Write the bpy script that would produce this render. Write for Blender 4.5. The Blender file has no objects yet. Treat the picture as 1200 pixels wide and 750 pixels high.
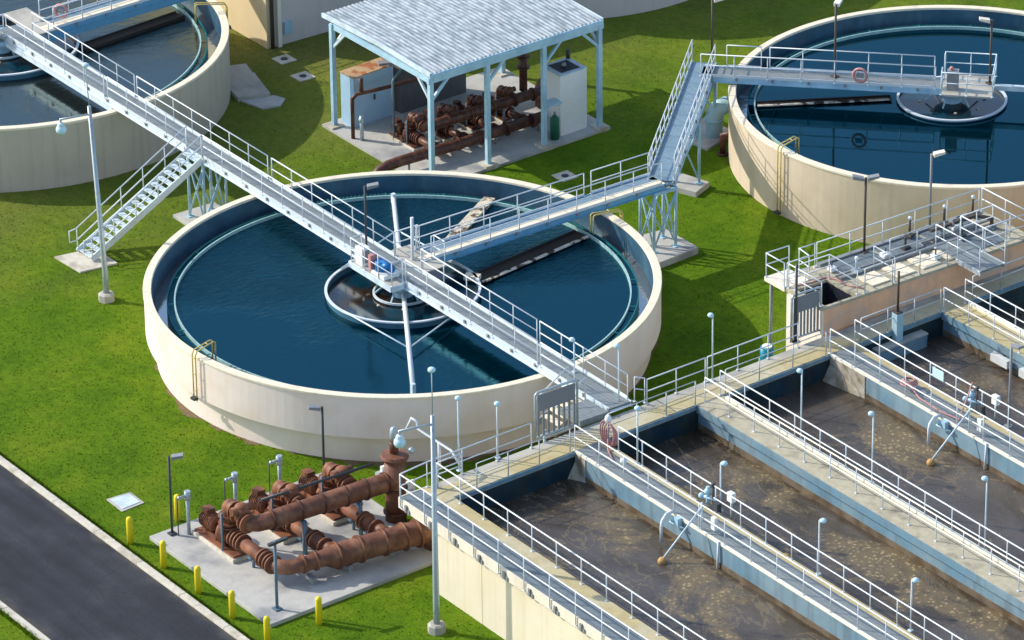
import bpy, math, random
from mathutils import Vector, Matrix
random.seed(7)
R_ = math.radians
scene = bpy.context.scene
COL = scene.collection

# ------------------------------------------------------------------ materials
MATS = {}
def mat(name, col, rough=.6, metal=0., var=.12, scale=3., col2=None, thr=(.45, .62), scale2=.8, bump=0., bscale=40., spec=.4, streak=0., dirt=None, coord='Object'):
    """procedural paint / concrete / metal: base colour broken by two noises, optional second colour patches, vertical streaks, bump"""
    m = bpy.data.materials.new(name); m.use_nodes = True
    nt = m.node_tree; N = nt.nodes; L = nt.links
    b = N['Principled BSDF']
    b.inputs['Roughness'].default_value = rough; b.inputs['Metallic'].default_value = metal
    b.inputs['Specular IOR Level'].default_value = spec
    geo = N.new('ShaderNodeNewGeometry')
    n1 = N.new('ShaderNodeTexNoise'); n1.inputs['Scale'].default_value = scale; n1.inputs['Detail'].default_value = 6
    n1.inputs['Roughness'].default_value = .65
    L.new(geo.outputs['Position'], n1.inputs['Vector'])
    mr = N.new('ShaderNodeMapRange'); mr.inputs[1].default_value = .25; mr.inputs[2].default_value = .75
    mr.inputs[3].default_value = 1 - var; mr.inputs[4].default_value = 1 + var
    L.new(n1.outputs['Fac'], mr.inputs[0])
    base = N.new('ShaderNodeMix'); base.data_type = 'RGBA'; base.blend_type = 'MULTIPLY'; base.inputs[0].default_value = 1
    cur = None
    if col2 is not None:
        n2 = N.new('ShaderNodeTexNoise'); n2.inputs['Scale'].default_value = scale2; n2.inputs['Detail'].default_value = 5
        L.new(geo.outputs['Position'], n2.inputs['Vector'])
        r2 = N.new('ShaderNodeMapRange'); r2.inputs[1].default_value = thr[0]; r2.inputs[2].default_value = thr[1]
        L.new(n2.outputs['Fac'], r2.inputs[0])
        mx = N.new('ShaderNodeMix'); mx.data_type = 'RGBA'
        mx.inputs[6].default_value = (*col, 1); mx.inputs[7].default_value = (*col2, 1)
        L.new(r2.outputs[0], mx.inputs[0]); cur = mx.outputs[2]
    if streak > 0:
        mp = N.new('ShaderNodeMapping'); mp.inputs['Scale'].default_value = (2.2, 2.2, .12)
        L.new(geo.outputs['Position'], mp.inputs['Vector'])
        n3 = N.new('ShaderNodeTexNoise'); n3.inputs['Scale'].default_value = 1.6; n3.inputs['Detail'].default_value = 4
        L.new(mp.outputs[0], n3.inputs['Vector'])
        r3 = N.new('ShaderNodeMapRange'); r3.inputs[1].default_value = .5; r3.inputs[2].default_value = .75
        r3.inputs[3].default_value = 0; r3.inputs[4].default_value = streak
        L.new(n3.outputs['Fac'], r3.inputs[0])
        mx = N.new('ShaderNodeMix'); mx.data_type = 'RGBA'
        if cur is None: mx.inputs[6].default_value = (*col, 1)
        else: L.new(cur, mx.inputs[6])
        mx.inputs[7].default_value = (*(dirt or (col[0]*.5, col[1]*.48, col[2]*.42)), 1)
        L.new(r3.outputs[0], mx.inputs[0]); cur = mx.outputs[2]
    if cur is None: base.inputs[6].default_value = (*col, 1)
    else: L.new(cur, base.inputs[6])
    L.new(mr.outputs[0], base.inputs[7])
    L.new(base.outputs[2], b.inputs['Base Color'])
    if bump > 0:
        n4 = N.new('ShaderNodeTexNoise'); n4.inputs['Scale'].default_value = bscale; n4.inputs['Detail'].default_value = 4
        L.new(geo.outputs['Position'], n4.inputs['Vector'])
        bp = N.new('ShaderNodeBump'); bp.inputs['Strength'].default_value = bump; bp.inputs['Distance'].default_value = .05
        L.new(n4.outputs['Fac'], bp.inputs['Height']); L.new(bp.outputs[0], b.inputs['Normal'])
    MATS[name] = m
    return m

mat('tank_cream', (.84, .72, .645), .75, var=.04, scale=.9, col2=(.80, .66, .56), scale2=.5, streak=.14, dirt=(.60, .50, .39), bump=.12, bscale=14)
mat('tank_beige', (.70, .575, .42), .75, var=.05, scale=.8, col2=(.64, .52, .37), scale2=.6, streak=.22, dirt=(.40, .33, .21), bump=.12, bscale=14)
mat('tank_taupe', (.52, .46, .37), .8, var=.06, scale=.8, streak=.3, bump=.12, bscale=14)
mat('rim_cream', (.82, .72, .54), .7, var=.1, scale=4, col2=(.62, .55, .42), thr=(.55, .75), scale2=2.)
mat('tank_lining', (.035, .105, .165), .5, var=.3, scale=1.2, col2=(.06, .13, .18), scale2=.5, streak=.5, dirt=(.03, .07, .10))
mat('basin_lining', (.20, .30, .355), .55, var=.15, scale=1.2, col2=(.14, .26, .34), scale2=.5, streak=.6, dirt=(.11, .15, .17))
mat('basin_edge', (.62, .64, .62), .6, var=.15, scale=3)
mat('waterline_dirt', (.17, .13, .085), .85, var=.4, scale=3, col2=(.09, .06, .03), scale2=1.5)
mat('deck_tan', (.46, .385, .20), .85, var=.16, scale=2.5, col2=(.50, .45, .30), scale2=.55, bump=.2, bscale=20, streak=.0)
mat('deck_grey', (.44, .40, .29), .85, var=.2, scale=3, col2=(.22, .20, .15), thr=(.52, .72), scale2=1.1, bump=.2, bscale=20)
mat('concrete', (.46, .44, .38), .85, var=.12, scale=3, col2=(.34, .33, .29), scale2=.7, bump=.2, bscale=25)
mat('pad_concrete', (.47, .46, .42), .85, var=.13, scale=2.4, col2=(.27, .275, .28), thr=(.5, .66), scale2=.55, bump=.2, bscale=25)
mat('kerb_concrete', (.60, .56, .46), .85, var=.18, scale=4, col2=(.40, .36, .28), thr=(.5, .7), scale2=1.4, bump=.2, bscale=25)
mat('wall_cream', (.76, .68, .52), .75, var=.06, scale=1, col2=(.72, .63, .46), scale2=.5, streak=.35, dirt=(.55, .45, .28), bump=.1, bscale=14)
mat('wall_peach', (.90, .50, .29), .75, var=.1, scale=1.5, col2=(.70, .46, .33), scale2=.8, streak=.25)
mat('wall_white', (.80, .72, .60), .7, var=.06, scale=1.5, streak=.3)
mat('rail_white', (.66, .71, .74), .35, var=.05, scale=6, spec=.5)
mat('rail_cream', (.84, .82, .68), .45, var=.06, scale=6)
mat('rail_grey', (.50, .55, .57), .4, metal=.3, var=.1, scale=6)
mat('steel_blue', (.40, .60, .70), .45, var=.12, scale=3, col2=(.32, .50, .62), scale2=1.)
mat('steel_pale', (.62, .74, .80), .45, var=.12, scale=4, col2=(.50, .60, .64), scale2=1.5)
mat('girder_blue', (.14, .36, .52), .45, var=.15, scale=3)
mat('girder_white', (.60, .70, .75), .45, var=.12, scale=4, col2=(.55, .56, .52), thr=(.55, .75), scale2=1.6)
mat('rust_pipe', (.165, .064, .034), .55, var=.4, scale=4.5, col2=(.25, .112, .06), scale2=1.8, bump=.15, bscale=18, streak=.55, dirt=(.085, .038, .026))
mat('rust_dark', (.085, .030, .020), .45, var=.4, scale=4, col2=(.14, .06, .032), scale2=2., bump=.15, bscale=18)
mat('rust_bright', (.26, .098, .045), .65, var=.4, scale=5, col2=(.13, .05, .03), scale2=2.5, bump=.2, bscale=18)
mat('yellow_paint', (.80, .64, .02), .45, var=.08, scale=4)
mat('yellow_steel', (.60, .48, .14), .5, var=.2, scale=5)
mat('dark_metal', (.05, .055, .06), .5, var=.2, scale=5)
mat('bronze_pole', (.085, .065, .05), .5, var=.2, scale=5)
mat('lamp_grey', (.24, .25, .26), .45, var=.2, scale=5)
mat('galvanised', (.42, .49, .52), .4, metal=.4, var=.2, scale=5)
mat('post_steel', (.12, .19, .24), .5, var=.2, scale=5)
mat('teal', (.02, .22, .22), .45, var=.2, scale=4)
mat('teal_pale', (.34, .52, .50), .45, var=.2, scale=4)
mat('globe_glass', (.55, .78, .88), .15, var=.05, scale=5, spec=.6)
mat('motor_blue', (.01, .16, .42), .35, var=.1, scale=5)
mat('panel_grey', (.23, .25, .275), .45, metal=.3, var=.08, scale=2)
mat('hose_pink', (.55, .26, .24), .6, var=.2, scale=8)
mat('float_tan', (.50, .29, .10), .6, var=.25, scale=8)
mat('box_white', (.80, .82, .80), .4, var=.05, scale=5)
mat('box_blue', (.40, .58, .72), .45, var=.06, scale=2)
mat('cabinet_grey', (.13, .13, .135), .5, var=.15, scale=3)
mat('rust_top', (.46, .30, .16), .8, var=.2, scale=3, col2=(.34, .12, .04), thr=(.5, .6), scale2=1.6)
mat('pipe_lightblue', (.38, .56, .62), .45, var=.12, scale=4)
mat('can_blue', (.0, .22, .30), .4, var=.1, scale=5)
mat('green_paint', (.01, .12, .07), .5, var=.1, scale=5)
mat('building_wall', (.60, .55, .53), .8, var=.05, scale=1, streak=.2, bump=.1, bscale=14)
mat('building_sunlit', (.76, .62, .38), .8, var=.05, scale=1, streak=.15, bump=.1, bscale=14)  # copy of the building wall with sunlight put into the colour
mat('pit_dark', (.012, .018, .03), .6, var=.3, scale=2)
mat('scum_plank', (.60, .52, .38), .8, var=.45, scale=5, col2=(.08, .06, .04), thr=(.5, .6), scale2=3.)

mat('underside_shade', (.030, .022, .016), .8, var=.3, scale=3)  # dark colour for the shade under the decks and its reflected bands
mat('reflection_scum', (.66, .58, .46), .85, var=.4, scale=3, col2=(.05, .04, .03), thr=(.50, .56), scale2=2.6)  # mottled pale colour for the reflected bridge edge and scum
mat('well_blue', (.05, .14, .20), .5, var=.2, scale=3)
def grating_mat(name, col, dark, period=.16, ang=0.):
    m = mat(name, col, .55, metal=.2, var=.1, scale=6)
    nt = m.node_tree; N = nt.nodes; L = nt.links; b = N['Principled BSDF']
    src = b.inputs['Base Color'].links[0].from_socket
    geo = [n for n in N if n.type == 'NEW_GEOMETRY'][0]
    mp = N.new('ShaderNodeMapping'); mp.inputs['Rotation'].default_value = (0, 0, ang)
    L.new(geo.outputs['Position'], mp.inputs['Vector'])
    br = N.new('ShaderNodeTexBrick'); br.offset = 0; br.inputs['Scale'].default_value = 1
    br.inputs['Brick Width'].default_value = .95; br.inputs['Row Height'].default_value = period
    br.inputs['Mortar Size'].default_value = .02
    br.inputs['Color1'].default_value = (1, 1, 1, 1); br.inputs['Color2'].default_value = (.82, .84, .86, 1)
    br.inputs['Mortar'].default_value = (*dark, 1)
    L.new(mp.outputs[0], br.inputs['Vector'])
    mx = N.new('ShaderNodeMix'); mx.data_type = 'RGBA'; mx.blend_type = 'MULTIPLY'; mx.inputs[0].default_value = 1
    L.new(src, mx.inputs[6]); L.new(br.outputs['Color'], mx.inputs[7]); L.new(mx.outputs[2], b.inputs['Base Color'])
    return m
grating_mat('grating', (.27, .30, .30), (.72, .72, .72))
grating_mat('grating_blue', (.24, .35, .42), (.7, .72, .75))
grating_mat('grating_dark', (.20, .235, .25), (.7, .7, .7), .2)

def grass_mat():
    m = bpy.data.materials.new('grass'); m.use_nodes = True
    nt = m.node_tree; N = nt.nodes; L = nt.links; b = N['Principled BSDF']
    b.inputs['Roughness'].default_value = .9; b.inputs['Specular IOR Level'].default_value = .1
    geo = N.new('ShaderNodeNewGeometry')
    def noise(s, d=5, r=.6, vec=None):
        n = N.new('ShaderNodeTexNoise'); n.inputs['Scale'].default_value = s; n.inputs['Detail'].default_value = d; n.inputs['Roughness'].default_value = r
        L.new(vec or geo.outputs['Position'], n.inputs['Vector']); return n.outputs['Fac']
    def ramp(src, stops):
        r = N.new('ShaderNodeValToRGB'); L.new(src, r.inputs[0])
        e = r.color_ramp.elements
        while len(e) < len(stops): e.new(.5)
        for i, (p, c) in enumerate(stops): e[i].position = p; e[i].color = (*c, 1)
        return r.outputs[0]
    def mix(a, bb, f, mode='MIX'):
        x = N.new('ShaderNodeMix'); x.data_type = 'RGBA'; x.blend_type = mode
        for s, i in ((a, 6), (bb, 7)):
            if isinstance(s, tuple): x.inputs[i].default_value = (*s, 1)
            else: L.new(s, x.inputs[i])
        if isinstance(f, float): x.inputs[0].default_value = f
        else: L.new(f, x.inputs[0])
        return x.outputs[2]
    c = ramp(noise(.35, 6, .6), [(.28, (.056, .122, .003)), (.5, (.092, .172, .004)), (.72, (.152, .212, .010))])
    # dry, yellow-brown area behind the round tanks (north end of the lawn)
    sep = N.new('ShaderNodeSeparateXYZ'); L.new(geo.outputs['Position'], sep.inputs[0])
    w = N.new('ShaderNodeMath'); w.operation = 'MULTIPLY_ADD'; w.inputs[1].default_value = -.055; w.inputs[2].default_value = -.75
    L.new(sep.outputs[0], w.inputs[0])
    nz = N.new('ShaderNodeMath'); nz.operation = 'MULTIPLY_ADD'; nz.inputs[1].default_value = 1.5; nz.inputs[2].default_value = -.6
    L.new(noise(.16, 5, .7), nz.inputs[0])
    ad = N.new('ShaderNodeMath'); ad.operation = 'ADD'; ad.use_clamp = True
    L.new(w.outputs[0], ad.inputs[0]); L.new(nz.outputs[0], ad.inputs[1])
    mu = N.new('ShaderNodeMath'); mu.operation = 'MULTIPLY'; mu.inputs[1].default_value = .75; L.new(ad.outputs[0], mu.inputs[0])
    c = mix(c, (.20, .18, .05), mu.outputs[0])
    # patchy light and dark tufts
    f = N.new('ShaderNodeMapRange'); f.inputs[1].default_value = .3; f.inputs[2].default_value = .7; f.inputs[3].default_value = .72; f.inputs[4].default_value = 1.28
    L.new(noise(2.6, 8, .75), f.inputs[0]); c = mix(c, f.outputs[0], 1., 'MULTIPLY')
    f2 = N.new('ShaderNodeMapRange'); f2.inputs[1].default_value = .3; f2.inputs[2].default_value = .7; f2.inputs[3].default_value = .72; f2.inputs[4].default_value = 1.28
    L.new(noise(13., 4, .8), f2.inputs[0]); c = mix(c, f2.outputs[0], 1., 'MULTIPLY')
    # small worn brown spots
    sp = N.new('ShaderNodeMapRange'); sp.inputs[1].default_value = .66; sp.inputs[2].default_value = .76; sp.inputs[4].default_value = .6
    L.new(noise(.7, 6, .7), sp.inputs[0]); c = mix(c, (.12, .10, .035), sp.outputs[0])
    L.new(c, b.inputs['Base Color'])
    bp = N.new('ShaderNodeBump'); bp.inputs['Strength'].default_value = .6; bp.inputs['Distance'].default_value = .08
    L.new(noise(9., 6, .8), bp.inputs['Height']); L.new(bp.outputs[0], b.inputs['Normal'])
    return m
MATS['grass'] = grass_mat()

def asphalt_mat():
    m = mat('asphalt', (.018, .020, .028), .8, var=.25, scale=1.2, col2=(.036, .038, .046), thr=(.45, .75), scale2=.35, bump=.3, bscale=60)
    nt = m.node_tree; N = nt.nodes; L = nt.links; b = N['Principled BSDF']; src = b.inputs['Base Color'].links[0].from_socket
    geo = [n for n in N if n.type == 'NEW_GEOMETRY'][0]
    def mul(src, fac_socket, lo, hi, a, bb):
        r = N.new('ShaderNodeMapRange'); r.inputs[1].default_value = a; r.inputs[2].default_value = bb; r.inputs[3].default_value = lo; r.inputs[4].default_value = hi; L.new(fac_socket, r.inputs[0])
        x = N.new('ShaderNodeMix'); x.data_type = 'RGBA'; x.blend_type = 'MULTIPLY'; x.inputs[0].default_value = 1; L.new(src, x.inputs[6]); L.new(r.outputs[0], x.inputs[7]); return x.outputs[2]
    n = N.new('ShaderNodeTexNoise'); n.inputs['Scale'].default_value = 22; n.inputs['Detail'].default_value = 3; L.new(geo.outputs['Position'], n.inputs['Vector'])
    c = mul(src, n.outputs['Fac'], .6, 1.45, .3, .7)
    nn = N.new('ShaderNodeTexNoise'); nn.inputs['Scale'].default_value = .8; nn.inputs['Detail'].default_value = 6; L.new(geo.outputs['Position'], nn.inputs['Vector'])
    va = N.new('ShaderNodeVectorMath'); va.operation = 'MULTIPLY_ADD'; va.inputs[1].default_value = (.9, .9, 0); L.new(nn.outputs['Color'], va.inputs[0]); L.new(geo.outputs['Position'], va.inputs[2])
    v = N.new('ShaderNodeTexVoronoi'); v.feature = 'DISTANCE_TO_EDGE'; v.inputs['Scale'].default_value = .22; L.new(va.outputs[0], v.inputs['Vector'])
    c = mul(c, v.outputs['Distance'], .55, 1., .0, .006)
    mp = N.new('ShaderNodeMapping'); mp.inputs['Scale'].default_value = (.12, 1.6, 1); L.new(geo.outputs['Position'], mp.inputs['Vector'])
    t = N.new('ShaderNodeTexNoise'); t.inputs['Scale'].default_value = 1.; t.inputs['Detail'].default_value = 4; L.new(mp.outputs[0], t.inputs['Vector'])
    c = mul(c, t.outputs['Fac'], .75, 1.35, .35, .7)
    sp = N.new('ShaderNodeSeparateXYZ'); L.new(geo.outputs['Position'], sp.inputs[0])
    e = N.new('ShaderNodeMath'); e.operation = 'ADD'; e.inputs[1].default_value = 21.0; L.new(sp.outputs[1], e.inputs[0])
    e2 = N.new('ShaderNodeMath'); e2.operation = 'ABSOLUTE'; L.new(e.outputs[0], e2.inputs[0])
    e3 = N.new('ShaderNodeMath'); e3.operation = 'MULTIPLY_ADD'; e3.inputs[1].default_value = 1.4; L.new(nn.outputs['Fac'], e3.inputs[0]); L.new(e2.outputs[0], e3.inputs[2])
    r = N.new('ShaderNodeMapRange'); r.inputs[1].default_value = 3.15; r.inputs[2].default_value = 3.6; r.inputs[4].default_value = .55; L.new(e3.outputs[0], r.inputs[0])
    x = N.new('ShaderNodeMix'); x.data_type = 'RGBA'; L.new(r.outputs[0], x.inputs[0]); L.new(c, x.inputs[6]); x.inputs[7].default_value = (.12, .105, .08, 1)
    L.new(x.outputs[2], b.inputs['Base Color'])
    return m
asphalt_mat()

def water_mat(name, deep, rough, bump, bscale, sheen=None, ior=2.3, lo=.45, hi=.6, tint=(.0, .27, .38), gloss=.22):
    m = bpy.data.materials.new(name); m.use_nodes = True
    nt = m.node_tree; N = nt.nodes; L = nt.links; b = N['Principled BSDF']
    b.inputs['Roughness'].default_value = rough; b.inputs['IOR'].default_value = ior
    b.inputs['Specular Tint'].default_value = (*tint, 1)
    geo = N.new('ShaderNodeNewGeometry')
    n0 = N.new('ShaderNodeTexNoise'); n0.inputs['Scale'].default_value = .25; n0.inputs['Detail'].default_value = 4
    L.new(geo.outputs['Position'], n0.inputs['Vector'])
    mx = N.new('ShaderNodeMix'); mx.data_type = 'RGBA'
    mx.inputs[6].default_value = (*deep, 1); mx.inputs[7].default_value = (deep[0]*.8, deep[1]*.85, deep[2]*.9, 1)
    L.new(n0.outputs['Fac'], mx.inputs[0]); L.new(mx.outputs[2], b.inputs['Base Color'])
    # wind ripples: stronger in wind-touched patches
    mp = N.new('ShaderNodeMapping'); mp.inputs['Scale'].default_value = (1.0, .55, 1); mp.inputs['Rotation'].default_value = (0, 0, R_(-35))
    L.new(geo.outputs['Position'], mp.inputs['Vector'])
    n1 = N.new('ShaderNodeTexNoise'); n1.inputs['Scale'].default_value = bscale; n1.inputs['Detail'].default_value = 5; n1.inputs['Roughness'].default_value = .6
    n1.inputs['Distortion'].default_value = .3
    L.new(mp.outputs[0], n1.inputs['Vector'])
    n2 = N.new('ShaderNodeTexNoise'); n2.inputs['Scale'].default_value = .13; n2.inputs['Detail'].default_value = 3
    L.new(geo.outputs['Position'], n2.inputs['Vector'])
    sep = N.new('ShaderNodeSeparateXYZ'); L.new(geo.outputs['Position'], sep.inputs[0])
    if sheen:   # the wind comes over the far side of the tank: ripples fade towards a given direction
        ox, oy, dx, dy = sheen
        a = N.new('ShaderNodeVectorMath'); a.operation = 'SUBTRACT'; a.inputs[1].default_value = (ox, oy, 0); L.new(geo.outputs['Position'], a.inputs[0])
        d = N.new('ShaderNodeVectorMath'); d.operation = 'DOT_PRODUCT'; d.inputs[1].default_value = (dx, dy, 0); L.new(a.outputs[0], d.inputs[0])
        sc = N.new('ShaderNodeMath'); sc.operation = 'MULTIPLY_ADD'; sc.inputs[1].default_value = .055; L.new(d.outputs['Value'], sc.inputs[0]); L.new(n2.outputs['Fac'], sc.inputs[2])
        fs = sc.outputs[0]
    else: fs = n2.outputs['Fac']
    r = N.new('ShaderNodeMapRange'); r.inputs[1].default_value = lo; r.inputs[2].default_value = hi; r.inputs[3].default_value = .04; r.inputs[4].default_value = 1
    L.new(fs, r.inputs[0])
    mm = N.new('ShaderNodeMath'); mm.operation = 'MULTIPLY'; mm.inputs[1].default_value = bump; L.new(r.outputs[0], mm.inputs[0])
    bp = N.new('ShaderNodeBump'); bp.inputs['Distance'].default_value = .1
    L.new(mm.outputs[0], bp.inputs['Strength']); L.new(n1.outputs['Fac'], bp.inputs['Height']); L.new(bp.outputs[0], b.inputs['Normal'])
    # dark body under a tinted, strongly reflecting surface
    gl = N.new('ShaderNodeBsdfGlossy'); gl.inputs['Color'].default_value = (*tint, 1); gl.inputs['Roughness'].default_value = rough
    L.new(bp.outputs[0], gl.inputs['Normal'])
    df = N.new('ShaderNodeBsdfDiffuse'); L.new(mx.outputs[2], df.inputs['Color'])
    fr_ = N.new('ShaderNodeFresnel'); fr_.inputs['IOR'].default_value = 1.33; L.new(bp.outputs[0], fr_.inputs['Normal'])
    fa = N.new('ShaderNodeMath'); fa.operation = 'MULTIPLY_ADD'; fa.inputs[1].default_value = .3; fa.inputs[2].default_value = gloss; L.new(fr_.outputs[0], fa.inputs[0])
    ms = N.new('ShaderNodeMixShader'); L.new(fa.outputs[0], ms.inputs[0]); L.new(df.outputs[0], ms.inputs[1]); L.new(gl.outputs[0], ms.inputs[2])
    g2 = N.new('ShaderNodeBsdfGlossy'); g2.inputs['Roughness'].default_value = rough; L.new(bp.outputs[0], g2.inputs['Normal'])
    fb = N.new('ShaderNodeMath'); fb.operation = 'MULTIPLY'; fb.inputs[1].default_value = .48; L.new(fr_.outputs[0], fb.inputs[0])
    m2 = N.new('ShaderNodeMixShader'); L.new(fb.outputs[0], m2.inputs[0]); L.new(ms.outputs[0], m2.inputs[1]); L.new(g2.outputs[0], m2.inputs[2])
    L.new(m2.outputs[0], [n for n in N if n.type == 'OUTPUT_MATERIAL'][0].inputs[0])
    MATS[name] = m
    return m
water_mat('water_blue', (.0, .012, .020), .03, 2.0, 4.4, (-1, 0, -.85, .10), lo=.44, hi=.85)
water_mat('water_grey', (.016, .022, .022), .04, .3, 2.6, (-31, 0, -.5, .3), lo=.2, hi=.6, tint=(.36, .48, .48), gloss=.25)
water_mat('water_deep', (.0, .010, .018), .03, .2, 2.4, (0, 30, 0, 1), lo=.6, hi=.9)
water_mat('launder_water', (.004, .008, .012), .08, .2, 3.0, tint=(.2, .4, .5), gloss=.02)

def sludge_mat():
    m = bpy.data.materials.new('water_brown'); m.use_nodes = True
    nt = m.node_tree; N = nt.nodes; L = nt.links; b = N['Principled BSDF']
    geo = N.new('ShaderNodeNewGeometry')
    mp = N.new('ShaderNodeMapping'); mp.inputs['Scale'].default_value = (.75, 1.15, 1); L.new(geo.outputs['Position'], mp.inputs['Vector'])
    def noise(s, d=5, r=.6, dist=0., src=None):
        n = N.new('ShaderNodeTexNoise'); n.inputs['Scale'].default_value = s; n.inputs['Detail'].default_value = d; n.inputs['Roughness'].default_value = r; n.inputs['Distortion'].default_value = dist
        L.new(src or mp.outputs[0], n.inputs['Vector']); return n.outputs['Fac']
    def rng(src, a, bb, c=0., d=1.):
        r = N.new('ShaderNodeMapRange'); r.inputs[1].default_value = a; r.inputs[2].default_value = bb; r.inputs[3].default_value = c; r.inputs[4].default_value = d
        L.new(src, r.inputs[0]); return r.outputs[0]
    def mth(op, a, bb):
        r = N.new('ShaderNodeMath'); r.operation = op; r.use_clamp = True
        for i, s in enumerate((a, bb)):
            if isinstance(s, float): r.inputs[i].default_value = s
            else: L.new(s, r.inputs[i])
        return r.outputs[0]
    def mix(a, bb, f):
        x = N.new('ShaderNodeMix'); x.data_type = 'RGBA'
        for s, i in ((a, 6), (bb, 7)):
            if isinstance(s, tuple): x.inputs[i].default_value = (*s, 1)
            else: L.new(s, x.inputs[i])
        L.new(f, x.inputs[0]); return x.outputs[2]
    c = mix((.048, .034, .020), (.088, .072, .060), rng(noise(.33, 6, .65, .6), .38, .6))
    # swirling foam lines: thin bands round the zero of a distorted noise
    n = noise(.42, 5, .62, 1.1)
    ab = N.new('ShaderNodeMath'); ab.operation = 'SUBTRACT'; ab.inputs[1].default_value = .5; L.new(n, ab.inputs[0])
    a2 = N.new('ShaderNodeMath'); a2.operation = 'ABSOLUTE'; L.new(ab.outputs[0], a2.inputs[0])
    line = rng(a2.outputs[0], .0, .020, 1., 0.)
    gate = rng(noise(.22, 3, .5), .40, .52)
    grain = rng(noise(11., 4, .8), .42, .58)
    lf = mth('MULTIPLY', mth('MULTIPLY', line, gate), mth('ADD', grain, .25))
    # granular froth patches
    vo = N.new('ShaderNodeTexVoronoi'); vo.inputs['Scale'].default_value = 5.5; L.new(geo.outputs['Position'], vo.inputs['Vector'])
    cell = rng(vo.outputs['Distance'], .12, .42, 1., 0.)
    sy = N.new('ShaderNodeSeparateXYZ'); L.new(geo.outputs['Position'], sy.inputs[0]); near = None
    for y0 in (1.4, 7.6, -5.2, 14.2):      # froth drifts together on one side of each basin
        d = N.new('ShaderNodeMath'); d.operation = 'SUBTRACT'; d.inputs[1].default_value = y0; L.new(sy.outputs[1], d.inputs[0])
        e = N.new('ShaderNodeMath'); e.operation = 'ABSOLUTE'; L.new(d.outputs[0], e.inputs[0])
        g_ = rng(e.outputs[0], .3, 2.0, .12 if y0 == 1.4 else .045, 0.)
        near = g_ if near is None else mth('ADD', near, g_)
    patch = rng(mth('ADD', noise(.24, 5, .65, .8), near), .525, .61)
    cg = mth('MULTIPLY', cell, mth('ADD', grain, .35))
    pf = mth('MULTIPLY', patch, mth('ADD', cg, .16))
    sp = N.new('ShaderNodeSeparateXYZ'); L.new(geo.outputs['Position'], sp.inputs[0])
    froth_fade = rng(sp.outputs[0], 18.2, 20.5)  # froth kept off the back wall to deepen the water's shade there
    pf = mth('MULTIPLY', pf, froth_fade); patch = mth('MULTIPLY', patch, froth_fade)
    c = mix(c, (.14, .10, .05), mth('MULTIPLY', patch, .6))
    foam = mth('MAXIMUM', mth('MULTIPLY', lf, .36), mth('MULTIPLY', pf, .95))
    c = mix(c, (.42, .33, .18), foam)
    L.new(c, b.inputs['Base Color'])
    L.new(rng(foam, 0., .4, .16, .8), b.inputs['Roughness'])
    bp = N.new('ShaderNodeBump'); bp.inputs['Strength'].default_value = .25; bp.inputs['Distance'].default_value = .06
    L.new(noise(5., 5, .7, .5), bp.inputs['Height']); L.new(bp.outputs[0], b.inputs['Normal'])
    MATS['water_brown'] = m
sludge_mat()
mat('feed_brown', (.026, .016, .009), .12, var=.6, scale=1.5, col2=(.004, .034, .055), thr=(.40, .52), scale2=.45, spec=.7)

def roof_mat():
    m = mat('roof_metal', (.36, .41, .44), .6, metal=.05, var=.3, scale=2.6, col2=(.20, .25, .28), thr=(.45, .62), scale2=2.4)
    nt = m.node_tree; N = nt.nodes
    for n in N:
        if n.type == 'TEX_NOISE':
            mp = N.new('ShaderNodeMapping'); mp.inputs['Scale'].default_value = (.6, 1.8, 1)
            geo = [g for g in N if g.type == 'NEW_GEOMETRY'][0]
            nt.links.new(geo.outputs['Position'], mp.inputs['Vector']); nt.links.new(mp.outputs[0], n.inputs['Vector'])
    return m
roof_mat()

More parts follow.
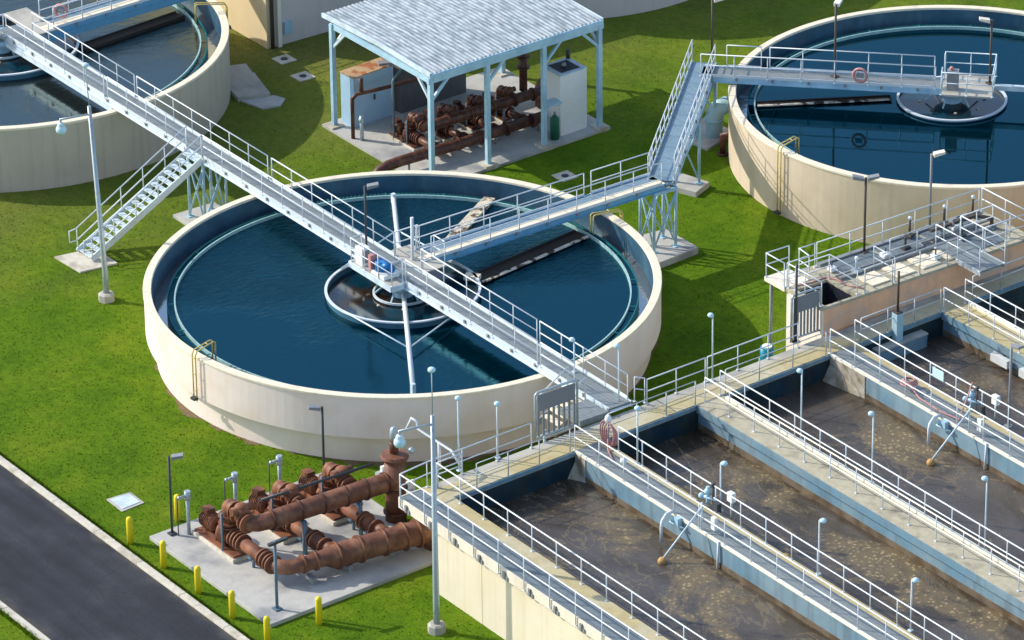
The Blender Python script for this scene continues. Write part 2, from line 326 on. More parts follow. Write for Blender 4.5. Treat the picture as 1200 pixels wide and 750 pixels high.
# ------------------------------------------------------------------ mesh helpers
class MB:
    def __init__(s): s.v = []; s.f = []; s.sm = []; s.ch = []
    def add(s, vs, fs, smooth=False):
        s.ch.append((len(s.v), len(s.f)))
        o = len(s.v); s.v += [tuple(v) for v in vs]; s.f += [tuple(i + o for i in f) for f in fs]
        s.sm += ([smooth] * len(fs) if isinstance(smooth, bool) else list(smooth)); return s
    def box(s, x0, y0, z0, x1, y1, z1):
        if x0 > x1: x0, x1 = x1, x0
        if y0 > y1: y0, y1 = y1, y0
        if z0 > z1: z0, z1 = z1, z0
        return s.prism([(x0, y0), (x1, y0), (x1, y1), (x0, y1)], z0, z1)
    def prism(s, poly, z0, z1):
        n = len(poly)
        vs = [(p[0], p[1], z0) for p in poly] + [(p[0], p[1], z1) for p in poly]
        fs = [tuple(range(n - 1, -1, -1)), tuple(range(n, 2 * n))] + [(i, (i + 1) % n, n + (i + 1) % n, n + i) for i in range(n)]
        return s.add(vs, fs)
    def obox(s, c, d, ang=0.):
        ca, sa = math.cos(ang), math.sin(ang); hx, hy = d[0] / 2, d[1] / 2
        poly = [(c[0] + x * ca - y * sa, c[1] + x * sa + y * ca) for x, y in ((-hx, -hy), (hx, -hy), (hx, hy), (-hx, hy))]
        return s.prism(poly, c[2] - d[2] / 2, c[2] + d[2] / 2)
    def beam(s, p, q, w, h):
        """rectangular bar from p to q, w wide, h high"""
        p, q = Vector(p), Vector(q); d = (q - p).normalized()
        side = d.cross(Vector((0, 0, 1)))
        side = side.normalized() if side.length > 1e-4 else Vector((1, 0, 0))
        up = side.cross(d)
        vs = [b + side * a * w / 2 + up * c * h / 2 for b in (p, q) for a, c in ((-1, -1), (1, -1), (1, 1), (-1, 1))]
        return s.add(vs, [(3, 2, 1, 0), (4, 5, 6, 7)] + [(i, (i + 1) % 4, 4 + (i + 1) % 4, 4 + i) for i in range(4)])
    def path(s, pts, r, n=10, closed=False, r2=None):
        pts = [Vector(p) for p in pts]; m = len(pts)
        rs = r if isinstance(r, (list, tuple)) else [r] * m
        up = None; rings = []
        for i in range(m):
            a = pts[i - 1] if (i > 0 or closed) else None; b = pts[(i + 1) % m] if (i < m - 1 or closed) else None
            d1 = (pts[i] - a).normalized() if a is not None else None; d2 = (b - pts[i]).normalized() if b is not None else None
            t = (d1 + d2).normalized() if d1 is not None and d2 is not None else (d1 or d2)
            if up is None:
                up = Vector((0, 0, 1)) if abs(t.z) < .9 else Vector((1, 0, 0))
            up = (up - t * up.dot(t)).normalized(); sd = t.cross(up)
            k = 1.
            if d1 is not None and d2 is not None:
                k = 1 / max(.5, math.sqrt((1 + d1.dot(d2)) / 2)) if d1.dot(d2) < .9 else 1.
            bend = (d2 - d1).normalized() if (d1 is not None and d2 is not None and (d2 - d1).length > 1e-4) else None
            ring = []
            for j in range(n):
                th = 2 * math.pi * j / n; o = (up * math.cos(th) + sd * math.sin(th)) * rs[i]
                if bend is not None: o = o + bend * o.dot(bend) * (k - 1)
                ring.append(pts[i] + o)
            rings.append(ring)
        vs = [v for rg in rings for v in rg]; fs = []; sm = []
        for i in range(m if closed else m - 1):
            i2 = (i + 1) % m
            for j in range(n):
                fs.append((i * n + j, i * n + (j + 1) % n, i2 * n + (j + 1) % n, i2 * n + j)); sm.append(n > 5)
        if not closed:
            fs.append(tuple(range(n - 1, -1, -1))); fs.append(tuple(range((m - 1) * n, m * n))); sm += [False, False]
        return s.add(vs, fs, sm)
    def tube(s, p, q, r, n=10): return s.path([p, q], r, n)
    def lathe(s, prof, c=(0, 0, 0), n=96, a0=0., a1=2 * math.pi, smooth=True, closed_prof=True):
        full = abs(a1 - a0 - 2 * math.pi) < 1e-6; k = n if full else n + 1; m = len(prof)
        vs = [(c[0] + r * math.cos(a0 + (a1 - a0) * i / n), c[1] + r * math.sin(a0 + (a1 - a0) * i / n), c[2] + z) for i in range(k) for r, z in prof]
        fs = []
        for i in range(n):
            i2 = (i + 1) % k
            for j in range(m if closed_prof else m - 1):
                j2 = (j + 1) % m; fs.append((i * m + j, i2 * m + j, i2 * m + j2, i * m + j2))
        if not full and closed_prof: fs += [tuple(range(m)), tuple((k - 1) * m + j for j in range(m - 1, -1, -1))]
        return s.add(vs, fs, False)
    def disc(s, c, r, n=96):
        return s.add([(c[0] + r * math.cos(2 * math.pi * i / n), c[1] + r * math.sin(2 * math.pi * i / n), c[2]) for i in range(n)], [tuple(range(n))])
    def sphere(s, c, r, n=14, sz=1.):
        vs = [(c[0], c[1], c[2] + r * sz)]; k = n // 2
        for i in range(1, k):
            ph = math.pi * i / k
            vs += [(c[0] + r * math.sin(ph) * math.cos(2 * math.pi * j / n), c[1] + r * math.sin(ph) * math.sin(2 * math.pi * j / n), c[2] + r * sz * math.cos(ph)) for j in range(n)]
        vs.append((c[0], c[1], c[2] - r * sz)); e = len(vs) - 1
        fs = [(0, 1 + j, 1 + (j + 1) % n) for j in range(n)]
        for i in range(k - 2):
            fs += [(1 + i * n + j, 1 + (i + 1) * n + j, 1 + (i + 1) * n + (j + 1) % n, 1 + i * n + (j + 1) % n) for j in range(n)]
        fs += [(e, 1 + (k - 2) * n + (j + 1) % n, 1 + (k - 2) * n + j) for j in range(n)]
        return s.add(vs, fs, True)
    def flange(s, c, d, r, t=.07, n=18):
        c, d = Vector(c), Vector(d).normalized()
        return s.path([c - d * t / 2, c + d * t / 2], r, n)
    def build(s, name, m, parent=None, local=False, bevel=0., xf=None):
        vs = [xf(v) for v in s.v] if xf else s.v
        if parent is not None and not local:
            w = wloc(parent); vs = [(v[0] - w[0], v[1] - w[1], v[2] - w[2]) for v in vs]
        me = bpy.data.meshes.new(name); me.from_pydata(vs, [], s.f)
        me.polygons.foreach_set('use_smooth', s.sm)
        me.materials.append(MATS[m] if isinstance(m, str) else m); me.validate(); me.update()
        o = bpy.data.objects.new(name, me); COL.objects.link(o)
        if parent is not None: o.parent = parent
        if bevel:
            bm = o.modifiers.new('bevel', 'BEVEL'); bm.width = bevel; bm.segments = 2; bm.limit_method = 'ANGLE'
        return o
def build_each(b, name, m, parent, **k):
    """every shape added to b becomes a part of its own"""
    out = []; ends = b.ch[1:] + [(len(b.v), len(b.f))]
    for (v0, f0), (v1, f1) in zip(b.ch, ends):
        c = MB(); c.v = list(b.v[v0:v1]); c.f = [tuple(i - v0 for i in f) for f in b.f[f0:f1]]; c.sm = b.sm[f0:f1]
        out.append(c.build(name, m, parent, **k))
    return out
def wloc(o):
    l = Vector(o.location)
    while o.parent is not None: o = o.parent; l = l + Vector(o.location)
    return l
def tag(o, label=None, cat=None, group=None, kind=None):
    if label: o['label'] = label
    if cat: o['category'] = cat
    if group: o['group'] = group
    if kind: o['kind'] = kind
    return o
def thing(name, label, cat, loc, group=None):
    o = bpy.data.objects.new(name, None); COL.objects.link(o); o.location = loc; o.empty_display_size = .3
    return tag(o, label, cat, group)
def copy_tree(o, parent=None):
    c = o.copy(); COL.objects.link(c)
    if parent is not None: c.parent = parent
    for ch in list(o.children): copy_tree(ch, c)
    return c
def arc(c, r, a0, a1, n, z):
    return [(c[0] + r * math.cos(a0 + (a1 - a0) * i / n), c[1] + r * math.sin(a0 + (a1 - a0) * i / n), z) for i in range(n + 1)]

POST_MESH = {}
def post_mesh(h, r, m):
    k = (round(h, 3), r, m)
    if k not in POST_MESH:
        b = MB().tube((0, 0, 0), (0, 0, h), r, 6)
        b.box(-.05, -.05, 0, .05, .05, .03)
        me = bpy.data.meshes.new('post'); me.from_pydata(b.v, [], b.f); me.polygons.foreach_set('use_smooth', b.sm)
        me.materials.append(MATS[m]); me.update(); POST_MESH[k] = me
    return POST_MESH[k]
def railing(pts, label=None, group=None, parent=None, h=1.05, sp=1.5, m='rail_white', drop=0., r=.027, mid=.55, toe=None, pm=None, skip_posts=False):
    """pts: base polyline. Top-level railing (parent None) or a part of a bridge."""
    pts = [Vector(p) for p in pts]
    if parent is None:
        root = thing('railing', label, 'railing', pts[0], group)
        MB().path([p + Vector((0, 0, h)) for p in pts], r, 8).build('top_rail', m, root)
        MB().path([p + Vector((0, 0, mid)) for p in pts], r * .9, 8).build('mid_rail', m, root)
    else:
        b = MB().path([p + Vector((0, 0, h)) for p in pts], r, 8); b.path([p + Vector((0, 0, mid)) for p in pts], r * .85, 8)
        root = b.build('railing', m, parent)
    if toe:
        b = MB()
        for a, c in zip(pts, pts[1:]): b.beam(a + Vector((0, 0, .07)), c + Vector((0, 0, .07)), .02, .12)
        b.build('toe_board', toe, root)
    me = post_mesh(h + drop, .023, pm or m); done = []
    w = wloc(root)
    for a, c in zip(pts, pts[1:]):
        L_ = (c - a).length; k = max(1, round(L_ / sp))
        for i in range(k + 1):
            p = a.lerp(c, i / k)
            if any((p - d).length < .1 for d in done): continue
            done.append(p)
            o = bpy.data.objects.new('post', me); COL.objects.link(o); o.parent = root; o.location = p - w - Vector((0, 0, drop))
    return root

# ------------------------------------------------------------------ sky, sun, camera
W = bpy.data.worlds.new('World'); scene.world = W; W.use_nodes = True
nt = W.node_tree; bg = nt.nodes['Background']
sky = nt.nodes.new('ShaderNodeTexSky'); sky.sky_type = 'NISHITA'; sky.sun_disc = False
SUN_AZ = R_(36 + 180); SUN_EL = R_(34)
sd = Vector((math.cos(SUN_AZ) * math.cos(SUN_EL), math.sin(SUN_AZ) * math.cos(SUN_EL), math.sin(SUN_EL)))
sky.sun_elevation = SUN_EL; sky.sun_rotation = math.atan2(sd.x, sd.y)
sky.air_density = 1.; sky.dust_density = 1.2; sky.ozone_density = 1.; sky.altitude = 20
nt.links.new(sky.outputs[0], bg.inputs[0]); bg.inputs[1].default_value = .15
sl = bpy.data.lights.new('sun', 'SUN'); sl.energy = 2.75; sl.angle = R_(.6); sl.color = (1., .94, .84)
so = bpy.data.objects.new('sun', sl); COL.objects.link(so); so.rotation_euler = (-sd).to_track_quat('-Z', 'Y').to_euler()
so.location = sd * 60

cd = bpy.data.cameras.new('camera'); co = bpy.data.objects.new('camera', cd); COL.objects.link(co); scene.camera = co
pitch, yaw, roll, f = 0.4616065300174579, 2.5246310992057173, -0.011978782024482234, 5917.228928564191
fw = Vector((math.cos(pitch) * math.cos(yaw), math.cos(pitch) * math.sin(yaw), -math.sin(pitch)))
rt = Vector((math.sin(yaw), -math.cos(yaw), 0)); up = rt.cross(fw)
rt, up = rt * math.cos(roll) + up * math.sin(roll), up * math.cos(roll) - rt * math.sin(roll)
co.matrix_world = Matrix(((rt.x, up.x, -fw.x, 150.978), (rt.y, up.y, -fw.y, -101.7411), (rt.z, up.z, -fw.z, 91.6333), (0, 0, 0, 1)))
cd.sensor_width = 36; cd.lens = f * 36 / 1200; cd.clip_start = 1; cd.clip_end = 3000
scene.view_settings.view_transform = 'Standard'; scene.view_settings.look = 'None'
scene.view_settings.exposure = 0.68; scene.view_settings.gamma = 1
scene.render.resolution_x = 1024; scene.render.resolution_y = 640

# ------------------------------------------------------------------ ground, road, kerbs
g = MB()
xs = [-600, -60, 60, 600]; ys = [-600, -23.9, -18.1, 60, 600]
g.add([(-700, -700, 0), (700, -700, 0), (700, 700, 0), (-700, 700, 0)], [(0, 1, 2, 3)])
tag(g.build('ground', 'grass'), kind='structure')
rd = MB().add([(-300, -23.8, .004), (300, -23.8, .004), (300, -18.25, .004), (-300, -18.25, .004)], [(0, 1, 2, 3)])
tag(rd.build('road', 'asphalt'), kind='structure')
for y0, y1 in ((-18.28, -17.98), (-24.07, -23.77)):
    k = MB(); x = -60.
    while x < 80: k.box(x, y0, -.1, x + 2.985, y1, .11); x += 3.
    tag(k.build('kerb', 'kerb_concrete', bevel=.02), kind='structure')
# bare soil ring where the lawn meets the tank foot
sr = MB(); k = 420; w_ = .1; vs = []; fs = []
for i in range(k + 1):
    a = R_(-125 + i * 190 / k); w_ = min(.42, max(-.02, w_ + random.uniform(-.09, .088)))
    for rr in (9.9, 10.0 + w_): vs.append((rr * math.cos(a), rr * math.sin(a), .006))
for i in range(k): fs.append((2 * i, 2 * i + 1, 2 * i + 3, 2 * i + 2))
sr.add(vs, fs)
mat('soil', (.17, .12, .06), .95, var=.3, scale=5)
tag(sr.build('soil', 'soil'), kind='structure')

# real blades over the lawn: countless, so one object
def lawn():
    vs = []; fs = []; rnd = random.Random(3)
    def ok(x, y):
        if x * x + y * y < 98 or (x + 31.1) ** 2 + (y + .3) ** 2 < 101 or (x + .82) ** 2 + (y - 29.5) ** 2 < 93: return False
        if -24.1 < y < -17.97: return False
        if 6.95 + .72 < x + .043 * y + .7 < 15.9 and -16.85 < y < -8.45: return False
        if x > 15.3 and y > -10.5: return False
        if x > 10.9 and y > 10.3: return False
        if -20.4 < x < -11.4 and 9.2 < y < 19.4: return False
        return True
    n = 0
    while n < 60000:
        # denser towards the camera side of the lawn
        x = rnd.uniform(-34, 24); y = rnd.uniform(-27, 34)
        if rnd.random() > .35 + .65 * max(0, min(1, (x - y + 40) / 60)) or not ok(x, y): continue
        h = rnd.uniform(.015, .045); a = rnd.uniform(0, 6.283); w = rnd.uniform(.015, .04); l = rnd.uniform(.0, .06); b = rnd.uniform(0, 6.283)
        dx, dy = math.cos(a) * w, math.sin(a) * w; k = len(vs)
        vs += [(x - dx, y - dy, 0), (x + dx, y + dy, 0), (x + math.cos(b) * l, y + math.sin(b) * l, h)]; fs.append((k, k + 1, k + 2)); n += 1
    for yk in (-17.93, -24.1):       # longer fringe creeping over the kerbs
        for _ in range(9000):
            x = rnd.uniform(-8, 26); s_ = 1 if yk > -20 else -1; y = yk + s_ * rnd.uniform(-.05, .12) ; h = rnd.uniform(.08, .19); w = .02; a = rnd.uniform(0, 6.283); k = len(vs)
            vs += [(x - math.cos(a) * w, y - math.sin(a) * w, 0), (x + math.cos(a) * w, y + math.sin(a) * w, 0), (x + rnd.uniform(-.05, .05), y - s_ * rnd.uniform(-.02, .10), h)]; fs.append((k, k + 1, k + 2))
    me = bpy.data.meshes.new('grass'); me.from_pydata(vs, [], fs); me.materials.append(MATS['grass']); me.update()
    o = bpy.data.objects.new('grass', me); COL.objects.link(o)
    tag(o, 'short mown green grass covering the lawns between the tanks and the road', 'grass', kind='stuff')
lawn()

# ------------------------------------------------------------------ round clarifier tanks
def tank(cx, cy, R, H, label, wm, base_inset, water_m, weir_r, upper=1.8, zw=2.3):
    t = thing('clarifier_tank', label, 'tank', (cx, cy, 0)); c = (cx, cy, 0); tw = .3; n = 160
    MB().lathe([(R - .03, H - upper), (R - .03, H - .1), (R - tw + .004, H - .1), (R - tw + .004, H - upper)], c, n).build('wall', wm, t)
    for p in MB().lathe([(R, H - .1), (R, H - .02), (R - .02, H), (R - tw - .02, H), (R - tw - .04, H - .02), (R - tw - .04, H - .1)], c, n).build('rim', 'rim_cream', t), : pass
    if base_inset: MB().lathe([(R - base_inset, -.2), (R - base_inset, H - upper + .02), (R - base_inset - .3, H - upper + .02), (R - base_inset - .3, -.2)], c, n).build('base_wall', wm, t)
    else: MB().lathe([(R - .03, -.2), (R - .03, H - upper), (R - tw, H - upper), (R - tw, -.2)], c, n).build('base_wall', wm, t)
    MB().lathe([(R - tw, H - .102), (R - tw - .03, H - .102), (R - tw - .03, 1.2), (R - tw, 1.2)], c, n).build('lining', 'tank_lining', t)
    MB().lathe([(weir_r - .02, 1.2), (weir_r - .02, 1.22), (R - tw - .031, 1.22), (R - tw - .031, 1.2)], c, n).build('launder_floor', 'tank_lining', t)
    # weir plate with V notches
    w = MB(); k = 720
    vs = []; fs = []
    for i in range(k):
        a = 2 * math.pi * i / k; zt = zw + .10 if i % 2 else zw + .03
        for rr in (weir_r - .02, weir_r + .02): vs += [(cx + rr * math.cos(a), cy + rr * math.sin(a), 1.2), (cx + rr * math.cos(a), cy + rr * math.sin(a), zt)]
    for i in range(k):
        j = (i + 1) % k
        fs += [(4*i, 4*i+1, 4*j+1, 4*j), (4*i+2, 4*j+2, 4*j+3, 4*i+3), (4*i+1, 4*i+3, 4*j+3, 4*j+1)]
    w.add(vs, fs).build('weir', 'teal', t)
    MB().lathe([(weir_r - .27, zw - .25), (weir_r - .27, zw + .14), (weir_r - .33, zw + .14), (weir_r - .33, zw - .25)], c, n).build('scum_baffle', 'teal_pale', t)
    b = MB()
    for i in range(24):
        a = 2 * math.pi * i / 24; ca, sa = math.cos(a), math.sin(a)
        b.beam((cx + (weir_r - .3) * ca, cy + (weir_r - .3) * sa, zw + .11), (cx + weir_r * ca, cy + weir_r * sa, zw + .11), .03, .03)
    build_each(b, 'baffle_bracket', 'teal', t)
    tag(MB().disc((cx, cy, zw), weir_r - .03, n).build('water', water_m), kind='structure')
    tag(MB().lathe([(weir_r + .021, zw - .35), (R - tw - .032, zw - .35)], c, n, closed_prof=False).build('water', 'launder_water'), kind='structure')
    return t
T1 = tank(0, 0, 10.4, 3.0, 'large cream round tank in the middle, ringed blue water inside', 'tank_cream', .42, 'water_blue', 9.45)
T2 = tank(-31.1, -.3, 10.15, 3.0, 'taupe round tank with grey water at the upper left corner', 'tank_taupe', 0, 'water_grey', 9.15)
T3 = tank(-.82, 29.5, 9.75, 3.0, 'beige stained round tank with deep blue water at the upper right', 'tank_beige', 0, 'water_deep', 8.9)

def ladder_pipe(t, cx, cy, R, a, down, name='ladder_frame', inward=.75):
    ca, sa = math.cos(a), math.sin(a)
    def P(r, z, o=0): return (cx + r * ca - o * sa, cy + r * sa + o * ca, z)
    b = MB()
    for o in (-.1, .1):
        b.path([P(R + .14, down, o), P(R + .14, 3.15, o), P(R + .05, 3.3, o), P(R - inward, 3.45, o), P(R - inward - .1, 3.4, o), P(R - inward - .1, 2.6, o)], .028, 8)
    for z in (1.6, 2.3, 3.0): b.tube(P(R + .14, z, -.1), P(R + .14, z, .1), .02, 6) if z > down else None
    b.tube(P(R - .5, 3.42, -.1), P(R - .5, 3.42, .1), .02, 6)
    o = b.build(name, 'yellow_steel', t)
    MB().obox(P(R + .2, down + .12), (.2, .26, .1), a).build('valve', 'dark_metal', o)
ladder_pipe(T1, 0, 0, 10.4, math.atan2(-10.1, .9), 1.15)
ladder_pipe(T3, -.82, 29.5, 9.75, math.atan2(20.4 - 29.5, -.5 + .82), .1)
ladder_pipe(T2, -31.1, -.3, 10.15, math.atan2(8.8, 3.2), 2.0, inward=1.2)
ladder_pipe(T1, 0, 0, 10.4, math.atan2(10.2, .55), 2.0, inward=1.2)

# ------------------------------------------------------------------ clarifier mechanisms
def mechanism(cx, cy, label, ang, fr=3.1, boom=8.7, zw=2.3, skim=True, lip=.28):
    t = thing('clarifier_mechanism', label, 'machine', (cx, cy, 0)); n = 96; c = (cx, cy, 0)
    MB().lathe([(fr, 1.5), (fr, zw + lip - .045), (fr - .05, zw + lip - .045), (fr - .05, 1.5)], c, n).build('feed_well', 'well_blue', t)
    MB().lathe([(fr + .05, zw + lip - .04), (fr + .05, zw + lip + .02), (fr - .06, zw + lip + .02), (fr - .06, zw + lip - .04)], c, n).build('feed_well_lip', 'rail_white', t)
    if fr > 2.5: MB().lathe([(1.22, zw + .08), (1.22, zw + .16), (1.14, zw + .16), (1.14, zw + .08)], c, 48).build('inner_ring', 'rail_white', t)
    b = MB()
    for k in range(8):
        a = k * math.pi / 4 + .2; b.sphere((cx + 1.4 * math.cos(a), cy + 1.4 * math.sin(a), zw + .02), .08, 10, .6)
    build_each(b, 'float', 'scum_plank', t)
    MB().tube((cx, cy, 1), (cx, cy, 2.75), .42, 24).build('centre_column', 'steel_blue', t)
    b = MB().lathe([(.0, 2.7), (.75, 2.7), (.85, 2.85), (.85, 3.05), (.0, 3.05)], c, 32)
    for k in range(6):
        a = k * math.pi / 3; b.beam((cx + .7 * math.cos(a), cy + .7 * math.sin(a), 2.8), (cx + 1.15 * math.cos(a), cy + 1.15 * math.sin(a), zw + .1), .06, .06)
    b.build('turntable', 'steel_blue', t)
    tag(MB().disc((cx, cy, zw + .012), fr - .08, n).build('water', 'feed_brown'), kind='structure')
    d = Vector((math.cos(ang), math.sin(ang), 0)); s = Vector((-d.y, d.x, 0)); C = Vector((cx, cy, 0))
    for sg in ((1, -1) if skim else ()):
        a = C + d * sg * .9 + Vector((0, 0, zw + .42)); e = C + d * sg * boom + Vector((0, 0, zw + .22))
        bo = MB().path([a, e], .10, 8).build('skimmer_boom', 'rail_white', t)
        q = MB(); m2 = C + d * sg * (boom * .62) + Vector((0, 0, zw + .3))
        for k in (1, -1):
            th = ang + (0 if sg > 0 else math.pi) + k * R_(52)
            q.tube(C + Vector((math.cos(th) * fr, math.sin(th) * fr, zw + .3)), m2, .035, 6)
        q.box(e.x - .08, e.y - .08, zw - .1, e.x + .08, e.y + .08, zw + .42)
        build_each(q, 'brace', 'steel_pale', bo)
    return t
bang = math.atan2(-4.73 - 0.1, 7.74)
M1 = mechanism(0, 0, 'white ringed rotating rake mechanism at the centre of the middle tank', bang)
M2 = mechanism(-31.1, -.3, 'blue ringed rake mechanism at the centre of the upper left tank', bang + 1.2, fr=3.4, skim=False)
M3 = mechanism(-1.4, 29.9, 'white ringed rake mechanism at the centre of the upper right tank', R_(62), fr=2.35, skim=False, lip=.12)
# scum trough and boxes in the middle tank
b = MB(); b.beam((-5.1, 7.9, 2.42), (-2.0, 3.1, 2.42), .5, .12)
b.build('trough_and_reflection_bar', 'scum_plank', M1)
b = MB(); b.beam((.45, 2.75, 2.5), (.95, 3.1, 2.5), .4, .2); b.build('scum_box', 'rim_cream', M1)
# tall inclined lifting pipe over the drive
MB().path([(-3.2, 1.8, 2.9), (-.65, .95, 3.3), (-.65, .95, 5.2)], .07, 8).build('lifting_pipe', 'rail_white', M1)

# long dark pale-edged beams, added to imitate bands of bridge reflection and scum
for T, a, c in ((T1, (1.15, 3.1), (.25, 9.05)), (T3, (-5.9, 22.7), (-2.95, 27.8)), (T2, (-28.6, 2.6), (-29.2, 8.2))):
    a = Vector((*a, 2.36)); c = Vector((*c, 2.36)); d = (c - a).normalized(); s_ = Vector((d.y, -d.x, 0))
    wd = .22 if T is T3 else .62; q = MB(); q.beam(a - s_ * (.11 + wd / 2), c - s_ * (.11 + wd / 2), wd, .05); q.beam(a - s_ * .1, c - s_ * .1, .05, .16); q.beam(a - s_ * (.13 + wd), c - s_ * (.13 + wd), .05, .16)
    tr = q.build('trough_and_reflection_bar', 'underside_shade', T)
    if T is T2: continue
    q = MB().beam(a + s_ * .0 + Vector((0, 0, .03)), c + s_ * .0 + Vector((0, 0, .03)), .15, .05); q.build('reflection_scum_strip', 'reflection_scum', tr)
# ------------------------------------------------------------------ bridges
def bridge(name, label, p0, p1, w, z, rails=((0, 1), (0, 1)), deck='grating', girder='girder_white', fascia='steel_pale', cover=None, rail_m='rail_white', depth=.26, sp=1.55, toe='rail_white'):
    """p0->p1 centreline; rails = (left spans, right spans) as fractions"""
    p0, p1 = Vector((*p0, 0)), Vector((*p1, 0)); d = (p1 - p0); L_ = d.length; d.normalize(); s = Vector((-d.y, d.x, 0))
    t = thing(name, label, 'footbridge', (p0.x, p0.y, z)); Z = Vector((0, 0, 1))
    mid = lambda o, zz: (p0 + s * o + Z * zz, p1 + s * o + Z * zz)
    b = MB(); a, c = mid(0, z - .025); b.beam(a, c, w - .08, .05); b.build('deck', deck, t)
    b = MB(); a, c = mid(0, z - .075); b.beam(a, c, w - .1, .02); b.build('shade_plate', 'underside_shade', t)  # added plate, shade under the deck put into its colour
    if cover:
        b = MB(); lo, hi = cover; o = (lo + hi) / 2
        k = max(1, round(L_ / 2.6))
        for i in range(k):
            a = p0 + d * (L_ * i / k + .02) + s * o + Z * (z + .012); c = p0 + d * (L_ * (i + 1) / k - .02) + s * o + Z * (z + .012); b.beam(a, c, hi - lo, .02)
        build_each(b, 'cover_plate', 'rim_cream', t)
    for sg in (1, -1):
        b = MB(); a, c = mid(sg * w / 2, z - depth / 2 + .03); b.beam(a, c, .035, depth)
        a, c = mid(sg * (w / 2 + .04), z - depth + .04); b.beam(a, c, .11, .02)
        gd = b.build('girder', girder, t)
        b = MB(); k = max(2, round(L_ / 1.55))
        for i in range(k + 1):
            q = p0 + d * (L_ * i / k) + s * sg * (w / 2 + .05); b.obox((q.x, q.y, z - .05), (.10, .06, .14), math.atan2(d.y, d.x))
        build_each(b, 'bracket', 'lamp_grey', gd)
    b = MB(); k = max(2, round(L_ / 1.6))
    for i in range(k + 1):
        q = p0 + d * (L_ * i / k); b.beam(q - s * (w / 2 - .03) + Z * (z - .12), q + s * (w / 2 - .03) + Z * (z - .12), .07, .1)
    build_each(b, 'cross_beam', fascia, t)
    for sg, spans in ((1, rails[0]), (-1, rails[1])):
        for f0, f1 in zip(spans[::2], spans[1::2]):
            o = sg * (w / 2 + .01)
            railing([p0 + d * L_ * f0 + s * o + Z * z, p0 + d * L_ * f1 + s * o + Z * z], parent=t, m=rail_m, toe=toe, sp=sp)
    return t
# main bridge runs along y = .05 from the upper left tank over the stairs landing and the middle tank to the basins
def fr(x, a=-31.2, b=14.5): return (x - a) / (b - a)
B1 = bridge('footbridge', 'long straight white railed footbridge crossing from the upper left tank over the middle tank', (-31.2, .05), (14.5, .05), 1.04, 3.3,
            rails=((0.03, fr(-21.2), fr(-21), fr(-10.7), fr(-10.4), fr(-1.4), fr(.5), fr(8.4), fr(8.6), .995), (.02, fr(-22), fr(-21.7), fr(-15.4), fr(-14.1), fr(-1.9), fr(.95), fr(9.9), fr(10.1), fr(12.3))))
# thicker lower beam of the left span
MB().beam((-31, -.5, 2.93), (-21.3, -.5, 2.93), .12, .22).build('lower_beam', 'girder_white', B1)
# drive platform of the middle tank
b = MB(); b.box(-2.1, -1.15, 3.27, .9, -.5, 3.32); b.box(-1.9, .62, 3.27, .6, 1.75, 3.32); build_each(b, 'platform', 'concrete', B1)
b = MB(); b.box(-2.1, -1.2, 3.08, .9, -1.15, 3.32); b.box(.88, -1.15, 3.08, .94, -.55, 3.32); b.box(-2.14, -1.15, 3.08, -2.1, -.55, 3.32); build_each(b, 'platform_edge', 'steel_pale', B1)
railing([(-2.0, -.6, 3.32), (-2.0, -1.12, 3.32), (.9, -1.12, 3.32), (.9, -.6, 3.32)], parent=B1, sp=1.0)
railing([(-1.4, .62, 3.32), (-1.4, 1.7, 3.32), (-1.25, 1.7, 3.32)], parent=B1, sp=1.0)
railing([(-.2, 1.7, 3.32), (.55, 1.7, 3.32), (.55, .62, 3.32)], parent=B1, sp=1.0)
def drive(cx, cy, z, label, col='motor_blue'):
    t = thing('drive_unit', label, 'motor', (cx, cy, z))
    MB().box(cx - .45, cy - .38, z + .02, cx + .45, cy + .38, z + .2).build('base_plate', 'box_white', t)
    MB().path([(cx - .15, cy - .1, z + .2), (cx - .15, cy - .1, z + .62)], .25, 20).build('gearbox', col, t)
    b = MB().path([(cx - .1, cy - .1, z + .46), (cx + .5, cy - .05, z + .46)], .19, 18); b.flange((cx + .52, cy - .05, z + .46), (1, .08, 0), .15, .1)
    b.build('motor', col, t)
    MB().box(cx - .6, cy - .42, z + .2, cx - .42, cy - .1, z + .8).build('control_box', 'hose_pink', t)
    return t
drive(-.15, -.72, 3.32, 'bright blue drive motor on the central platform of the middle tank')
b = thing('control_cabinet', 'small white control cabinet on the central platform of the middle tank', 'cabinet', (-1.55, -.85, 3.32))
MB().box(-1.8, -1.05, 3.32, -1.3, -.65, 4.1).build('body', 'box_white', b, bevel=.02); MB().box(-1.295, -1.0, 3.45, -1.28, -.7, 4.0).build('door', 'panel_grey', b)

# side bridge of the middle tank, level with it, along y
B2 = bridge('footbridge', 'blue sided footbridge with white deck strip over the right half of the middle tank', (-.76, 1.2), (-.86, 13.5), 1.08, 3.3,
            rails=((0.03, .72, .75, 1), (0.03, .98)), deck='grating_blue', girder='girder_blue', fascia='girder_blue', cover=(-.50, -.02), rail_m='rail_white')
# diagonal bridge between the middle and the right tank
B3 = bridge('footbridge', 'steep looking diagonal light blue footbridge between the middle and upper right tanks', (-.75, 13.55), (-9.35, 22.45), 1.05, 3.3,
            rails=((0, 1), (0.02, .97)), deck='grating_blue', girder='steel_pale', fascia='steel_blue', toe='steel_pale', sp=1.1)
